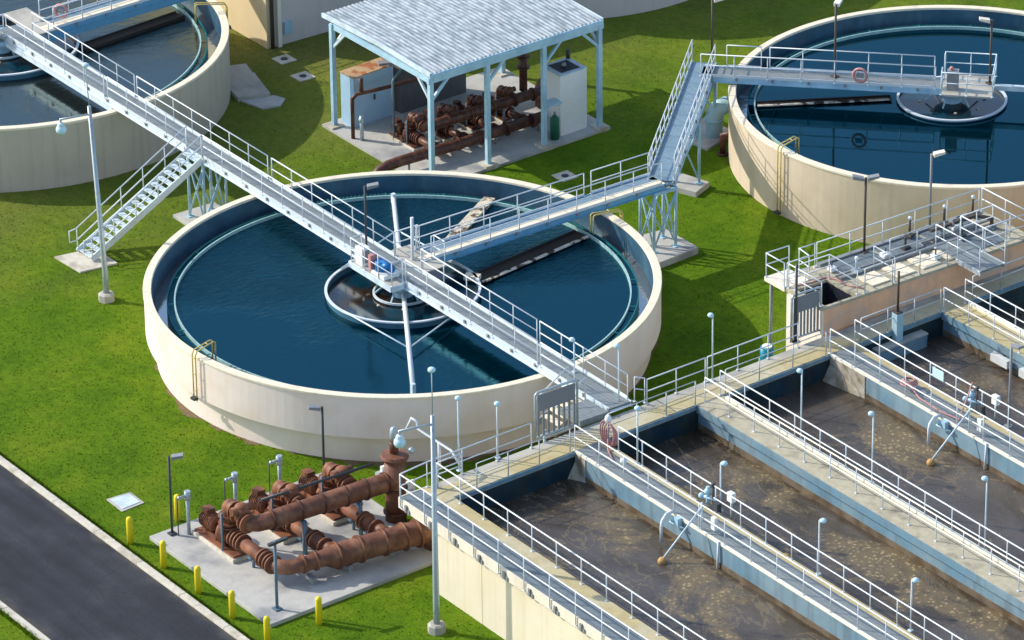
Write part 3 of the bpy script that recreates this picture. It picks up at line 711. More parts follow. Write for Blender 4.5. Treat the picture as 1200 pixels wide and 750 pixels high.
# landing corner
B4 = bridge('footbridge', 'light blue footbridge reaching the centre of the upper right tank', (-8.65, 21.81), (.2, 30.75), 1.1, 3.3,
            rails=((.08, .20, .23, .80), (.0, .81)), deck='grating', girder='steel_blue', fascia='steel_blue')
d4 = Vector((10.1, 10.2, 0)).normalized(); s4 = Vector((-d4.y, d4.x, 0)); C4 = Vector((-.5, 30.05, 3.3))
def P4(a, o, z=0): v = C4 + d4 * a + s4 * o; return (v.x, v.y, v.z + z)
b = MB(); q = [P4(-1.1, -1.15), P4(1.1, -1.15), P4(1.1, 1.1), P4(-1.1, 1.1)]; b.prism([(p[0], p[1]) for p in q], 3.24, 3.31); b.build('platform', 'concrete', B4)
railing([P4(-1.1, -.6), P4(-1.1, -1.15), P4(1.1, -1.15), P4(1.1, 1.1), P4(-1.1, 1.1), P4(-1.1, .6)], parent=B4, sp=1.1, m='steel_pale')
MB().beam(P4(1.1, .2, -.1), P4(9.0, .2, -.1), .22, .22).build('skimmer_arm', 'steel_pale', M3)
b = thing('control_cabinet', 'grey control cabinet with red knob on the platform of the upper right tank', 'cabinet', P4(-.65, -.5))
MB().obox(P4(-.65, -.5, .45), (.5, .35, .9), math.pi / 4).build('body', 'lamp_grey', b); MB().sphere(P4(-.72, -.5, .98), .1, 10).build('knob', 'hose_pink', b)
# side bridge of the upper left tank
B5 = bridge('footbridge', 'deep blue sided footbridge with white deck strip over the upper left tank', (-30.25, 1.2), (-30.9, 14), 1.1, 3.3,
            rails=((0.03, 1), (0.03, 1)), deck='grating_blue', girder='girder_blue', fascia='girder_blue', cover=(-.50, .05))
for sx in (.56,):
    MB().beam((-29.7, 1.3, 2.93), (-30.32, 14, 2.93), .1, .34).build('lower_beam', 'girder_blue', B5)
b = MB(); b.box(-32.6, -1.6, 3.27, -30.3, -.5, 3.32); b.box(-32.6, .62, 3.27, -29.6, 1.9, 3.32); build_each(b, 'platform', 'concrete', B1)
railing([(-30.3, -.6, 3.32), (-30.3, -1.6, 3.32), (-32.6, -1.6, 3.32)], parent=B1, sp=1.0)
drive(-30.9, -1.05, 3.32, 'bright blue drive motor on the central platform of the upper left tank')

# support towers
def tower(label, pts, ztop, pad, padh=.14, brace=((0, 1), (2, 3), (0, 2), (1, 3)), m='steel_blue'):
    cx = sum(p[0] for p in pts) / len(pts); cy = sum(p[1] for p in pts) / len(pts)
    t = thing('support_tower', label, 'support', (cx, cy, 0))
    for p in pts:
        b = MB().tube((p[0], p[1], padh), (p[0], p[1], ztop), .065, 8); b.box(p[0] - .14, p[1] - .14, padh, p[0] + .14, p[1] + .14, padh + .04); b.build('leg', m, t)
    for i, j in brace:
        if i < len(pts) and j < len(pts):
            a, c = pts[i], pts[j]
            b = MB().tube((a[0], a[1], padh + .15), (c[0], c[1], ztop - .2), .04, 6); b.tube((a[0], a[1], ztop - .2), (c[0], c[1], padh + .15), .04, 6); build_each(b, 'brace', m, t)
    b = MB(); 
    for i, j in brace:
        if i < len(pts) and j < len(pts): b.beam((*pts[i], ztop - .08), (*pts[j], ztop - .08), .12, .14)
    build_each(b, 'head_beam', m, t)
    MB().prism(pad, -.1, padh).build('footing', 'pad_concrete', t, bevel=.02)
    return t
tower('braced steel support tower under the stair landing beside the middle tank', [(-15.3, -.5), (-14.1, -.5), (-15.3, .6), (-14.1, .6)], 3.05, [(-15.9, -1.0), (-13.6, -1.0), (-13.6, 1.1), (-15.9, 1.1)])
tower('braced blue support tower at the bridge bend on the right of the middle tank', [(-1.3, 12.9), (-.35, 12.9), (-1.3, 14.1), (-.3, 14.0)], 3.05, [(-2.2, 12.3), (.55, 12.5), (.35, 14.7), (-1.9, 14.7)], .3)
tower('pair of blue legs under the middle of the diagonal footbridge', [(-5.5, 17.9), (-4.75, 18.65)], 3.05, [(-6.1, 17.2), (-4.1, 18.0), (-4.6, 19.1), (-6.4, 18.6)], .25, brace=((0, 1),))
tower('braced blue support tower under the far end of the diagonal footbridge', [(-9.0, 21.7), (-8.4, 22.3), (-9.8, 22.4), (-9.2, 23.0)], 3.05, [(-9.9, 21.0), (-7.6, 21.3), (-8.2, 23.4), (-10.3, 23.2)], .12)

# staircase down to the lawn, left of the middle tank
def stairs():
    t = thing('staircase', 'white open tread metal staircase from the long footbridge down to the lawn', 'stairs', (-14.7, -6.1, 0))
    x0, x1 = -15.25, -14.15; yt, zt, yb, zb = -.5, 3.3, -6.1, .12; n = 17
    for x in (x0, x1): MB().beam((x, yb, zb + .02), (x, yt, zt - .12), .05, .30).build('stringer', 'girder_white', t)
    for i in range(n):
        fz = (i + .5) / n; y = yb + (yt - yb) * fz; z = zb + (zt - zb) * fz
        b = MB(); b.box(x0 + .03, y - .13, z - .02, x1 - .03, y + .10, z + .02); b.box(x0 + .03, y - .14, z - .05, x1 - .03, y - .115, z + .02)
        b.box((x0 + x1) / 2 - .06, y - .02, z - .10, (x0 + x1) / 2 + .06, y + .1, z - .02); b.build('tread', 'girder_white', t)
    for x in (x0 - .04, x1 + .04):
        b = MB(); off = lambda h: [(x, yb - .45, zb + h * .8), (x, yb, zb + h), (x, yt, zt + h)]
        top = [(x, yb, zb + .5), (x, yb - .35, zb + .5), (x, yb - .35, zb + 1.0), (x, yb, zb + 1.05), (x, yt, zt + 1.05)]
        b.path(top, .027, 8); b.path([(x, yb, zb + .5), (x, yt, zt + .55)], .03, 8)
        r = b.build('railing', 'rail_white', t); w = wloc(r)
        for i in range(6):
            f_ = (i + .02) / 5.04; o = bpy.data.objects.new('post', post_mesh(1.0, .023, 'rail_white')); COL.objects.link(o); o.parent = r
            o.location = Vector((x, yb + (yt - yb) * f_, zb + (zt - zb) * f_ + .02)) - w
    return t
stairs()
pd = MB().prism([(-15.5, -7.1), (-13.6, -7.0), (-13.4, -5.3), (-15.2, -5.3)], -.05, .07).build('stair_pad', 'kerb_concrete')
tag(pd, 'pale concrete pad on the lawn at the foot of the white staircase', 'concrete pad')

# ------------------------------------------------------------------ aeration basins (walls across run 2.4 degrees off square)
def S(v): return (v[0] - .043 * v[1], v[1], v[2])
XE = 60.; ZD = 3.05
AB = thing('aeration_basin', 'row of long open concrete basins with brown frothy water at the lower right', 'basin', (16, -9, 0))
def bx(name, m, *boxes, parent=AB, bevel=0.):
    b = MB()
    for q in boxes: b.box(*q)
    r = build_each(b, name, m, parent, xf=S, bevel=bevel)
    return r[0]
bx('outer_wall', 'wall_cream', (17.0, -10.50, -.2, 19.8, -9.0, 2.62), (19.83, -10.50, -.2, XE, -9.0, 2.62))
bx('outer_wall_end', 'wall_cream', (15.55, -9.45, -.2, 15.95, -9.02, 2.78), (15.4, -9.02, -.2, 15.9, 10.0, 2.78), (15.4, 10.0, -.2, 15.9, 22, 2.78))
# outer walkway: grating on cantilevered white channel, concrete strip beside the water
bx('fascia', 'wall_white', (14.70, -10.60, 2.62, XE, -10.55, 3.06), (14.66, -10.60, 2.62, 14.70, -9.2, 3.06))
bx('outer_grating', 'grating_dark', (14.70, -10.55, 3.0, XE, -9.53, ZD))
bx('walkway_strip', 'deck_tan', (14.72, -9.52, 2.80, XE, -8.95, ZD))
b = MB(); x = 15.6
while x < XE: b.box(x, -10.67, 2.66, x + .12, -10.605, 2.95); b.box(x + .12, -10.64, 2.62, x + .26, -10.605, 2.80); x += 1.55
build_each(b, 'post_bracket', 'lamp_grey', AB)
# cross walkway along the tank side
bx('cross_walkway', 'deck_tan', (15.05, -8.945, 2.80, 15.93, 22, ZD))
bx('cross_walkway_edge', 'concrete', (14.65, -9.0, 2.80, 15.04, 22, ZD - .02))
bx('cross_walkway_nosing', 'basin_lining', (15.935, -8.94, 2.86, 15.99, 22, ZD - .03))
mat('stained_concrete', (.46, .42, .34), .85, var=.2, scale=2, col2=(.25, .20, .13), thr=(.45, .65), scale2=1.2, streak=.6, dirt=(.16, .12, .07))
for ya, xl, xh in ((-3.25, 16.6, 15.97), (9.43, 18.1, 15.97)):
    v = [(15.96, ya - .004, 2.94), (xl, ya - .004, 2.94), (xl, ya - .004, 1.8), (15.96, ya - .004, 1.8), (15.96, ya + .1, 2.94), (xl, ya + .1, 2.94), (xl, ya + .1, 1.8), (15.96, ya + .1, 1.8)]
    q = MB().add([S(p) for p in v], [(0, 1, 2, 3), (7, 6, 5, 4), (0, 4, 5, 1), (1, 5, 6, 2), (2, 6, 7, 3), (3, 7, 4, 0)])
    q.build('bare_wall', 'stained_concrete', AB)
    v = [(15.96, ya - .55, 1.7), (15.96, ya - .005, 2.6), (15.96, ya - .005, 1.7), (xl + .6, ya - .005, 1.7), (xl - .3, ya - .005, 2.2)]
    MB().add([S(p) for p in v], [(0, 1, 4), (0, 4, 3), (0, 3, 2), (0, 2, 1), (1, 2, 3, 4)]).build('corner_fillet', 'stained_concrete', AB)
# dividers
WALLS = [('divider_wall', -3.25, -1.90), ('divider_wall', 9.43, 10.80)]
for nm, ya, yb in WALLS:
    w = bx(nm, 'basin_lining', (15.95, ya + .03, .2, XE, yb - .03, 2.95))
    bx('wall_edge', 'rail_cream', (15.95, ya, 2.95, XE, ya + .09, ZD + .01), parent=w)
    bx('wall_grating', 'grating', (15.95, ya + .095, 2.96, XE, yb - .30, ZD), parent=w)
    bx('wall_strip', 'deck_tan', (15.95, yb - .295, 2.95, XE, yb, ZD + .012), parent=w)
    bx('waterline_stain', 'waterline_dirt', (16.0, ya + .01, 1.9, XE, ya + .028, 2.22), parent=w)
for ya, yb in ((2.70, 3.98), (15.30, 16.60)):
    w = bx('divider_wall', 'basin_lining', (15.95, ya + .08, .2, XE, yb - .08, 2.80))
    bx('wall_slab', 'deck_grey' if ya < 5 else 'deck_tan', (15.96, ya, 2.80, XE, yb, ZD), parent=w)
    bx('slab_nosing', 'basin_lining', (15.96, ya - .04, 2.72, XE, ya - .003, ZD - .02), parent=w)
    bx('slab_kerb', 'rail_cream', (16.3, yb - .14, ZD + .003, XE, yb - .02, ZD + .12), parent=w)
    bx('waterline_stain', 'waterline_dirt', (16.0, ya + .05, 1.9, XE, ya + .078, 2.25), parent=w)
mat('lining_shaded', (.009, .034, .055), .45, var=.5, scale=1.5, col2=(.03, .045, .04), scale2=.8, streak=.5, dirt=(.006, .02, .03))  # darker copy of the basin lining, with the back wall's shade painted in
bx('inner_lining', 'lining_shaded', (15.905, -8.93, .2, 15.93, 22, 2.79), (15.95, -9.0, .2, XE, -8.97, 2.79))
bx('end_wall', 'wall_cream', (XE, -10.5, -.2, XE + .6, 24, ZD - .01))
for ya, yb in ((-8.96, -3.23), (-1.94, 2.78), (3.90, 9.46), (10.77, 15.38), (16.52, 24)):
    w = MB(); w.add([S((15.94, ya, 2.0)), S((XE, ya, 2.0)), S((XE, yb, 2.0)), S((15.94, yb, 2.0))], [(0, 1, 2, 3)])
    tag(w.build('water', 'water_brown'), kind='structure')
# concrete ledge in the fourth basin
bx('ledge', 'basin_lining', (15.97, 11.6, 1.7, 16.35, 14.2, 2.55)); bx('ledge_top', 'concrete', (15.97, 11.6, 2.552, 16.4, 14.2, 2.62))
bx('wall_bracket', 'basin_edge', (19.2, 15.02, 2.3, 20.2, 15.25, 2.62), (20.9, 15.02, 2.3, 21.9, 15.25, 2.62))

def rl(pts, label, **k):
    return railing([S((x, y, z)) for x, y, z in pts], label, group=None, **k)
rl([(15.6 - .75, -10.64, ZD), (XE, -10.64, ZD)], 'white railing bolted along the outer edge of the nearest grey grating walkway', drop=.32, sp=1.55)
rl([(14.85, -10.62, ZD), (14.72, -9.3, ZD), (14.72, -4.4, ZD)], 'white railing along the back of the cross walkway in front of the middle tank', sp=1.5)
rl([(15.0, -9.05, ZD), (XE, -9.05, ZD)], 'white railing on the tan strip beside the nearest brown basin', sp=1.5)
rl([(15.0, -9.0, ZD + .0), (15.0, -7.9, ZD)], 'short white railing at the near end of the cross walkway', sp=1.1)
rl([(15.98, -7.9, ZD), (15.98, -3.5, ZD)], 'grey thin railing over the dark back wall of the nearest basin', sp=1.5, m='rail_grey', r=.02)
rl([(15.9, -3.2, ZD), (XE, -3.2, ZD)], 'white railing on the basin side nearer the camera of the first grating divider', sp=1.5)
rl([(17.0, -1.95, ZD), (XE, -1.95, ZD)], 'white railing on the far side of the first grating divider', sp=1.5)
rl([(15.98, -1.7, ZD), (15.98, 2.6, ZD)], 'grey thin railing over the dark back wall of the second basin', sp=1.4, m='rail_grey', r=.02)
rl([(14.72, 1.2, ZD), (14.72, 4.1, ZD)], 'short white railing along the back of the cross walkway right of the middle tank', sp=1.45)
rl([(14.72, 4.2, ZD), (14.72, 8.8, ZD)], 'long white railing along the back of the cross walkway by the dark lawn', sp=1.5)
rl([(15.98, 3.08, ZD), (XE, 3.08, ZD)], 'cream railing on the near side of the tan concrete divider', sp=1.5, m='rail_cream', pm='rail_white')
rl([(15.9, 3.9, ZD), (XE, 3.9, ZD)], 'white railing on the far side of the tan concrete divider', sp=1.5)
rl([(15.98, 4.1, ZD), (15.98, 9.2, ZD)], 'grey thin railing over the dark back wall of the third basin', sp=1.5, m='rail_grey', r=.02)
rl([(15.9, 9.48, ZD), (XE, 9.48, ZD)], 'white railing on the near side of the second grating divider', sp=1.5)
rl([(15.9, 10.75, ZD), (XE, 10.75, ZD)], 'white railing on the far side of the second grating divider', sp=1.5)
rl([(15.98, 11.0, ZD), (15.98, 15.2, ZD)], 'grey blue railing in front of the peach wall over the fourth basin', sp=1.4, m='rail_grey')
rl([(15.98, 15.36, ZD), (XE, 15.36, ZD)], 'white railing on the near side of the rightmost concrete divider', sp=1.5)
rl([(15.98, 16.5, ZD), (XE, 16.5, ZD)], 'white railing on the far side of the rightmost concrete divider', sp=1.5)
rl([(15.98, 16.9, ZD), (15.98, 21.5, ZD)], 'grey railing on the walkway at the far right edge above the dark basin', sp=1.5, m='rail_grey')
# main bridge landing at the basins
b = MB(); b.box(12.4, -.5, 3.2, 14.62, .6, 3.3); LG = thing('landing', 'grey grating landing where the long footbridge meets the basin walkway', 'landing', (13.5, -1.5, 3))
MB().box(13.3, -1.9, 3.0, 14.6, -.6, 3.26).build('platform', 'grating', LG)
railing([(14.6, .66, 3.3), (14.6, 1.15, 3.1)], parent=LG, sp=1)
ST = thing('steps', 'three pale steps with white handrails between the middle tank and the basin walkway', 'stairs', (12.7, -1.6, 2.6))
for i in range(4): MB().box(12.2 + .0 * i, -1.0 - .32 * i, 3.08 - .2 * i, 13.25, -.7 - .32 * i, 3.13 - .2 * i).build('tread', 'rim_cream', ST)
for x in (12.17, 13.28): MB().beam((x, -.6, 3.1), (x, -2.2, 2.2), .05, .25).build('stringer', 'lamp_grey', ST)
for x in (12.17, 13.28):
    MB().path([(x, -2.2, 2.3), (x, -2.2, 3.3), (x, -.7, 4.2), (x, -.7, 3.2)], .027, 8).build('handrail', 'rail_white', ST)
MB().tube((12.7, -2.2, 0), (12.7, -2.2, 2.2), .06).build('leg', 'steel_blue', ST)

# slotted metal screens standing on the walkway
def screen(label, xf_, y0, y1, z0, z1, slots):
    t = thing('metal_screen', label, 'screen', (xf_, y0, z0)); r = .05; x = xf_
    MB().path([(x, y0, z0), (x, y0, z1 - .1), (x, y0 + .1, z1), (x, y1 - .1, z1), (x, y1, z1 - .1), (x, y1, z0)], r, 8).build('frame', 'galvanised', t)
    zs = z0 + (z1 - z0) * .60
    MB().box(x - .015, y0 + .1, zs, x + .015, y1 - .1, z1 - .12).build('panel', 'panel_grey', t)
    MB().tube((x, y0, z0 + .12), (x, y1, z0 + .12), .045, 8).build('bottom_bar', 'galvanised', t)
    for i in range(slots + 1):
        y = y0 + .14 + (y1 - y0 - .28) * i / slots
        MB().box(x - .02, y - .045, z0 + .14, x + .02, y + .045, zs).build('bar', 'panel_grey', t)
    return t
screen('grey slotted metal screen panel beside the bridge landing at the middle tank', 14.55, -3.95, -2.0, 3.05, 5.05, 7)
screen('grey slotted metal screen panel in front of the white wall by the raised channel box', 13.86, 8.85, 10.3, 3.05, 5.05, 7)

# ------------------------------------------------------------------ raised channel box at the upper right
ZR = 4.2
CB = thing('channel_box', 'raised concrete channel box with grated covers and peach front wall at the upper right', 'building', (12.5, 12, 0))
MB().box(11.8, 10.25, -.2, 14.0, 10.35, ZR - .12).build('side_wall', 'wall_white', CB)
b = MB(); b.box(13.9, 10.36, -.2, 14.0, 32, ZR - .12); b.build('front_wall', 'wall_peach', CB)
MB().box(11.8, 10.36, -.2, 11.9, 11.3, ZR - .12).build('back_wall', 'wall_white', CB); MB().box(10.95, 11.3, -.2, 11.1, 21.0, ZR - .12).build('back_wall', 'wall_white', CB); MB().box(11.1, 20.9, -.2, 13.88, 21.0, ZR - .12).build('far_wall', 'wall_white', CB)
b = MB()
b.box(11.78, 10.2, ZR - .12, 12.15, 10.75, ZR); b.box(12.15, 10.2, ZR - .12, 14.07, 10.45, ZR); b.box(13.93, 10.45, ZR - .12, 14.07, 21.05, ZR)
b.box(10.85, 11.42, ZR - .12, 12.15, 21.05, ZR - .004); b.box(11.78, 10.75, ZR - .12, 12.15, 11.42, ZR - .006); b.box(12.15, 12.0, ZR - .12, 13.93, 21.05, ZR - .008)
b.build('roof_slab', 'deck_grey', CB)
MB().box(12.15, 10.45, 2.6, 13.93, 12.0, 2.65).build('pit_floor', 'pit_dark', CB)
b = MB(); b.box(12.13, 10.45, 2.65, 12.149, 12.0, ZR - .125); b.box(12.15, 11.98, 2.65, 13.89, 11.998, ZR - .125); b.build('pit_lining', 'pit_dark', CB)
for (a, c, d_, e) in ((11.15, 12.9, 12.4, 15.0), (11.15, 15.15, 12.4, 17.4), (11.15, 17.55, 12.4, 20.0), (12.6, 17.2, 13.7, 19.9)):
    MB().box(a, c, ZR, d_, e, ZR + .03).build('grating_cover', 'grating_dark', CB)
b = MB(); b.box(12.43, 12.4, ZR, 12.58, 20.4, ZR + .12); b.box(10.9, 12.5, ZR, 11.1, 20.8, ZR + .10); build_each(b, 'roof_kerb', 'lamp_grey', CB)
b = MB()
for y in (13.0, 14.3, 15.6, 16.9): b.box(12.75, y, ZR, 13.75, y + .9, ZR + .06)
build_each(b, 'access_hatch', 'rim_cream', CB)
PL = thing('access_platform', 'small pale concrete landing with white rails on a single leg left of the channel box', 'platform', (10.8, 10.6, 0))
MB().box(10.5, 10.15, ZR - .16, 11.77, 11.4, ZR).build('slab', 'wall_white', PL)
MB().tube((10.7, 10.35, .05), (10.7, 10.35, ZR - .16), .07).build('leg', 'lamp_grey', PL); MB().box(10.5, 10.15, -.05, 10.9, 10.55, .05).build('footing', 'concrete', PL)
railing([(11.7, 10.2, ZR), (10.55, 10.2, ZR), (10.55, 11.35, ZR)], parent=PL, sp=1.1)
railing([(11.75, 10.3, ZR), (11.75, 11.4, ZR), (11.0, 11.5, ZR), (11.0, 12.3, ZR)], 'white railing along the left back corner of the channel box roof')
railing([(11.0, 12.4, ZR), (11.0, 20.8, ZR)], 'long white railing along the far edge of the channel box roof by the right tank', sp=1.6)
railing([(11.0, 20.95, ZR), (13.9, 20.95, ZR)], 'white railing across the right end of the channel box roof', sp=1.45)
railing([(12.15, 10.4, ZR), (12.15, 12.1, ZR), (13.9, 12.1, ZR)], 'white railing round the dark open pit of the channel box', sp=1.3)
railing([(11.85, 10.3, ZR), (13.9, 10.3, ZR)], 'white railing over the white side wall of the channel box', sp=1.2)
railing([(14.0, 12.4, ZR), (14.0, 16.6, ZR)], 'grey railing along the top of the peach wall', sp=1.6, m='rail_grey', r=.02)
railing([(12.5, 14.9, ZR), (12.5, 17.7, ZR)], 'short grey railing in the middle of the channel box roof', sp=1.3, m='rail_grey')
CW = thing('catwalk', 'light blue grated catwalk with white rails joining channel box and walkway', 'footbridge', (14, 17.7, ZR))
MB().box(12.6, 17.15, ZR + .04, 15.4, 18.35, ZR + .1).build('deck', 'grating', CW)
b = MB(); b.box(14.08, 17.08, ZR - .08, 15.45, 17.14, ZR + .12); b.box(14.08, 18.36, ZR - .08, 15.45, 18.42, ZR + .12); build_each(b, 'girder', 'rail_grey', CW)
railing([(12.7, 17.1, ZR + .1), (15.4, 17.1, ZR + .1)], parent=CW, sp=1.3); railing([(12.7, 18.4, ZR + .1), (15.4, 18.4, ZR + .1)], parent=CW, sp=1.3)
def valve_stem(x, y, z, h, label, m='bronze_pole', wheel=False):
    t = thing('gate_valve', label, 'valve', (x, y, z), 'gate valve stems on the channel box roof')
    b = MB().tube((x, y, z), (x, y, z + h), .05, 8); b.box(x - .16, y - .16, z, x + .16, y + .16, z + .1); b.build('stem', m, t)
    if wheel: MB().path(arc((x, y), .2, 0, 2 * math.pi, 16, z + h)[:-1], .025, 6, closed=True).build('handwheel', m, t)
    else: MB().sphere((x, y, z + h + .04), .09, 8).build('cap', 'box_white', t)
valve_stem(11.2, 17.0, ZR + .1, .75, 'brown post with white cap at the left of the three along the far roof edge')
valve_stem(11.2, 18.8, ZR + .1, .75, 'brown post with white cap beside the grey floodlight pole on the box roof')
valve_stem(11.2, 20.3, ZR + .1, .75, 'brown post with white cap nearest the right end of the box roof')
valve_stem(12.5, 13.2, ZR + .12, .55, 'short white capped stem near the pit of the channel box', 'galvanised')
valve_stem(12.5, 18.6, ZR + .12, .8, 'dark valve stem with handwheel beside the catwalk on the channel box', 'dark_metal', True)
valve_stem(11.9, 16.2, ZR + .05, .5, 'low dark valve stem with handwheel on the first roof gratings', 'dark_metal', True)
railing([(12.6, 14.0, ZR), (13.9, 14.0, ZR)], 'short grey railing crossing the channel box roof near the pit', sp=1.2, m='rail_grey', r=.022)
railing([(13.95, 18.6, ZR), (13.95, 20.8, ZR)], 'white railing on the roof edge right of the catwalk', sp=1.1)
railing([(12.55, 18.5, ZR), (12.55, 20.2, ZR), (13.6, 20.2, ZR)], 'white railing round the far right roof grating', sp=1.1)
for x, y, w_, lb in ((11.7, 12.6, .3, 'small white box on the roof grating nearest the two headed light'), (12.0, 15.1, .35, 'small white box in the middle of the roof gratings'), (13.3, 16.6, .3, 'small white box beside the catwalk railing'), (11.6, 19.0, .4, 'small white box near the bent brown pipe')):
    t = thing('junction_box', lb, 'box', (x, y, ZR), 'small white boxes on the channel box roof')
    MB().box(x - w_ / 2, y - w_ / 2, ZR + .03, x + w_ / 2, y + w_ / 2, ZR + .2).build('body', 'box_white', t, bevel=.015); MB().tube((x, y, ZR + .2), (x, y, ZR + .42), .03, 6).build('stem', 'dark_metal', t)
t = thing('pipe', 'long thin grey conduit along the channel box roof', 'pipe', (12.3, 12.2, ZR)); MB().path([(12.3, 12.3, ZR + .1), (12.3, 16.8, ZR + .1), (12.0, 16.9, ZR + .1), (12.0, 20.5, ZR + .1)], .045, 8).build('run', 'lamp_grey', t)
t = thing('hose', 'thin reddish hose lying on the roof beside the dark pit', 'hose', (12.0, 11, ZR)); MB().path([(11.9, 10.6, ZR + .03), (12.05, 11.3, ZR + .03), (12.0, 12.0, ZR + .03), (12.4, 12.25, ZR + .03), (13.2, 12.3, ZR + .03), (13.7, 12.6, ZR + .03)], .03, 6).build('run', 'hose_pink', t)
pp = thing('pipe', 'bent brown pipe lying on the right end of the channel box roof', 'pipe', (12, 19, ZR))
MB().path([(11.9, 17.5, ZR + .45), (11.9, 19.9, ZR + .45), (12.5, 20.2, ZR + .45), (12.5, 20.2, ZR + .04)], .08, 10).build('run', 'bronze_pole', pp)
b = MB(); b.flange((11.9, 18.6, ZR + .45), (0, 1, 0), .15); b.build('flange', 'lamp_grey', pp); MB().box(11.85, 18.0, ZR, 11.95, 18.1, ZR + .4).build('support', 'lamp_grey', pp)

# ------------------------------------------------------------------ lamps
def globe_lamp(x, y, z, h, label, arm=(0, 0), s=1.):
    t = thing('walkway_lamp', label, 'lamp', (x, y, z), 'small globe lamps along the walkways')
    b = MB().tube((x, y, z), (x, y, z + h), .031, 8); b.obox((x, y, z + .03), (.16, .16, .04)); b.build('pole', 'steel_pale', t)
    ax, ay = x + arm[0], y + arm[1]
    MB().path([(x, y, z + h), ((x + ax) / 2, (y + ay) / 2, z + h + .06), (ax, ay, z + h + .02)], .03, 6).build('arm', 'steel_pale', t)
    MB().sphere((ax, ay, z + h + .0), .125 * s, 14, .75).build('globe', 'globe_glass', t)
LA = [(14.79, -7.63, 3.05, 'thin lamp with white globe on the cross walkway nearest the tall lamp post'), (15.94 - 1.1, -5.9, 2.3, 'short lamp with white globe on the cross walkway between tall lamp and grey screen'),
      (11.25, .28, 1.4, 'short globe lamp on the footbridge where it leaves the middle tank'), (14.22, .2, 2.6, 'tall thin globe lamp at the end of the footbridge against the cream tank wall'),
      (18.35, -2.02, 2.36, 'blue globe lamp by the pink hose on the first grating divider'), (23.08, -1.78, 2.0, 'globe lamp above the white control box on the first grating divider'),
      (14.6, 4.4, 2.8, 'globe lamp on the back edge of the cross walkway against the lawn'), (20.52, 4.02, 2.95, 'globe lamp on the tan divider over the dark corner of the third basin'),
      (24.72, 4.02, 2.9, 'globe lamp on the tan divider left of the float rod'), (28.89, -1.85, 2.2, 'globe lamp over the frothy second basin right of the control box'),
      (33.96, -1.8, 2.05, 'globe lamp nearest the bottom edge over the second basin'), (31.11, 4.02, 2.95, 'globe lamp at the far right on the tan divider')]
for x, y, h, lb in LA:
    globe_lamp(x, y, 3.3 if x in (11.25,) else ZD, h, lb, arm=(.09, .09) if 'second' in lb or 'control' in lb or 'bottom' in lb else (-.06, -.06) if 'tan' in lb or 'lawn' in lb else (0, 0))

def tall_lamp(x, y, h, label, lean=(0, 0), whip=1.8, arm=(-.12, -1.35)):
    t = thing('street_lamp', label, 'street lamp', (x, y, 0), 'tall grey lamp posts with a globe and a whip')
    tx, ty = x + lean[0], y + lean[1]
    MB().lathe([(0, 0), (.34, 0), (.34, .3), (.26, .36), (0, .36)], (x, y, 0), 8).build('base', 'concrete', t)
    MB().path([(x, y, .3), (x, y, 1.2), (tx, ty, h)], [.13, .12, .075], 12).build('pole', 'galvanised', t)
    wx, wy = tx + lean[0] * whip / h, ty + lean[1] * whip / h
    MB().tube((tx, ty, h), (wx, wy, h + whip), .02, 6).build('whip', 'galvanised', t)
    MB().sphere((wx, wy, h + whip), .15, 12, .7).build('whip_cap', 'globe_glass', t)
    MB().path([(tx, ty, h - .35), (tx + arm[0], ty + arm[1], h - .28), (tx + arm[0], ty + arm[1], h - .5)], .045, 8).build('arm', 'galvanised', t)
    b = MB().sphere((tx + arm[0], ty + arm[1], h - .72), .22, 16); b.build('globe', 'globe_glass', t)
    MB().lathe([(0, -.38), (.12, -.44), (.16, -.58), (0, -.58)], (tx + arm[0], ty + arm[1], h), 12).build('socket', 'steel_pale', t)
tall_lamp(19.7, -12.13, 8.85, 'tall grey lamp post with globe standing on the grass by the cream basin wall')
tall_lamp(-10.76, -7.45, 8.75, 'tall leaning grey lamp post with globe on the lawn beside the staircase', lean=(-.17, -.25), arm=(-.1, -1.3))

def box_lamp(x, y, z, h, label, d=(1, 0), m='dark_metal', hm='lamp_grey', two=False, base=None, r=.05, head=True):
    t = thing('area_light', label, 'lamp', (x, y, z))
    b = MB().tube((x, y, z), (x, y, z + h), r, 8); b.obox((x, y, z + .03), (.28, .28, .06)); b.build('pole', m, t)
    a = math.atan2(d[1], d[0])
    for sg in ((1, -1) if two else (1,) if head else ()):
        cx, cy = x + sg * d[0] * .32, y + sg * d[1] * .32
        hb = MB(); ca, sa = math.cos(a), math.sin(a)
        w, l, th = .14, .23, .08
        vs = [(cx + sx * l * ca - sy * w * sa, cy + sx * l * sa + sy * w * ca, z + h + sz * th + sx * sg * .05) for sx, sy, sz in ((-1,-1,-1),(1,-1,-.6),(1,1,-.6),(-1,1,-1),(-1,-1,1),(1,-1,.7),(1,1,.7),(-1,1,1))]
        hb.add(vs, [(3,2,1,0),(4,5,6,7),(0,1,5,4),(1,2,6,5),(2,3,7,6),(3,0,4,7)]); hb.build('lamp_head', hm, t, bevel=.015)
    if base: MB().box(x - .16, y - .16, z - base, x + .16, y + .16, z - .0).build('pedestal', 'pipe_lightblue', t)
    return t
box_lamp(7.98, -16.06, .15, 3.3, 'dark box light on a slim pole at the road corner of the pump pad', d=(.6, .8))
box_lamp(7.57, -8.93, .15, 3.0, 'dark box light on a slim pole behind the pumps against the tank', d=(-.35, -.93))
box_lamp(-1.66, -.60, 3.3, 3.35, 'dark box light on the footbridge over the middle tank', d=(.5, .86))
box_lamp(-4.71, 26.02, 3.3, 3.4, 'bronze box light on the bridge at the left part of the upper right tank', d=(-.5, .8), m='bronze_pole', hm='box_white')
box_lamp(-.1, 30.9, 3.3, 3.0, 'bronze box light on the centre platform of the upper right tank', d=(-.55, -.8), m='bronze_pole', hm='wall_white')
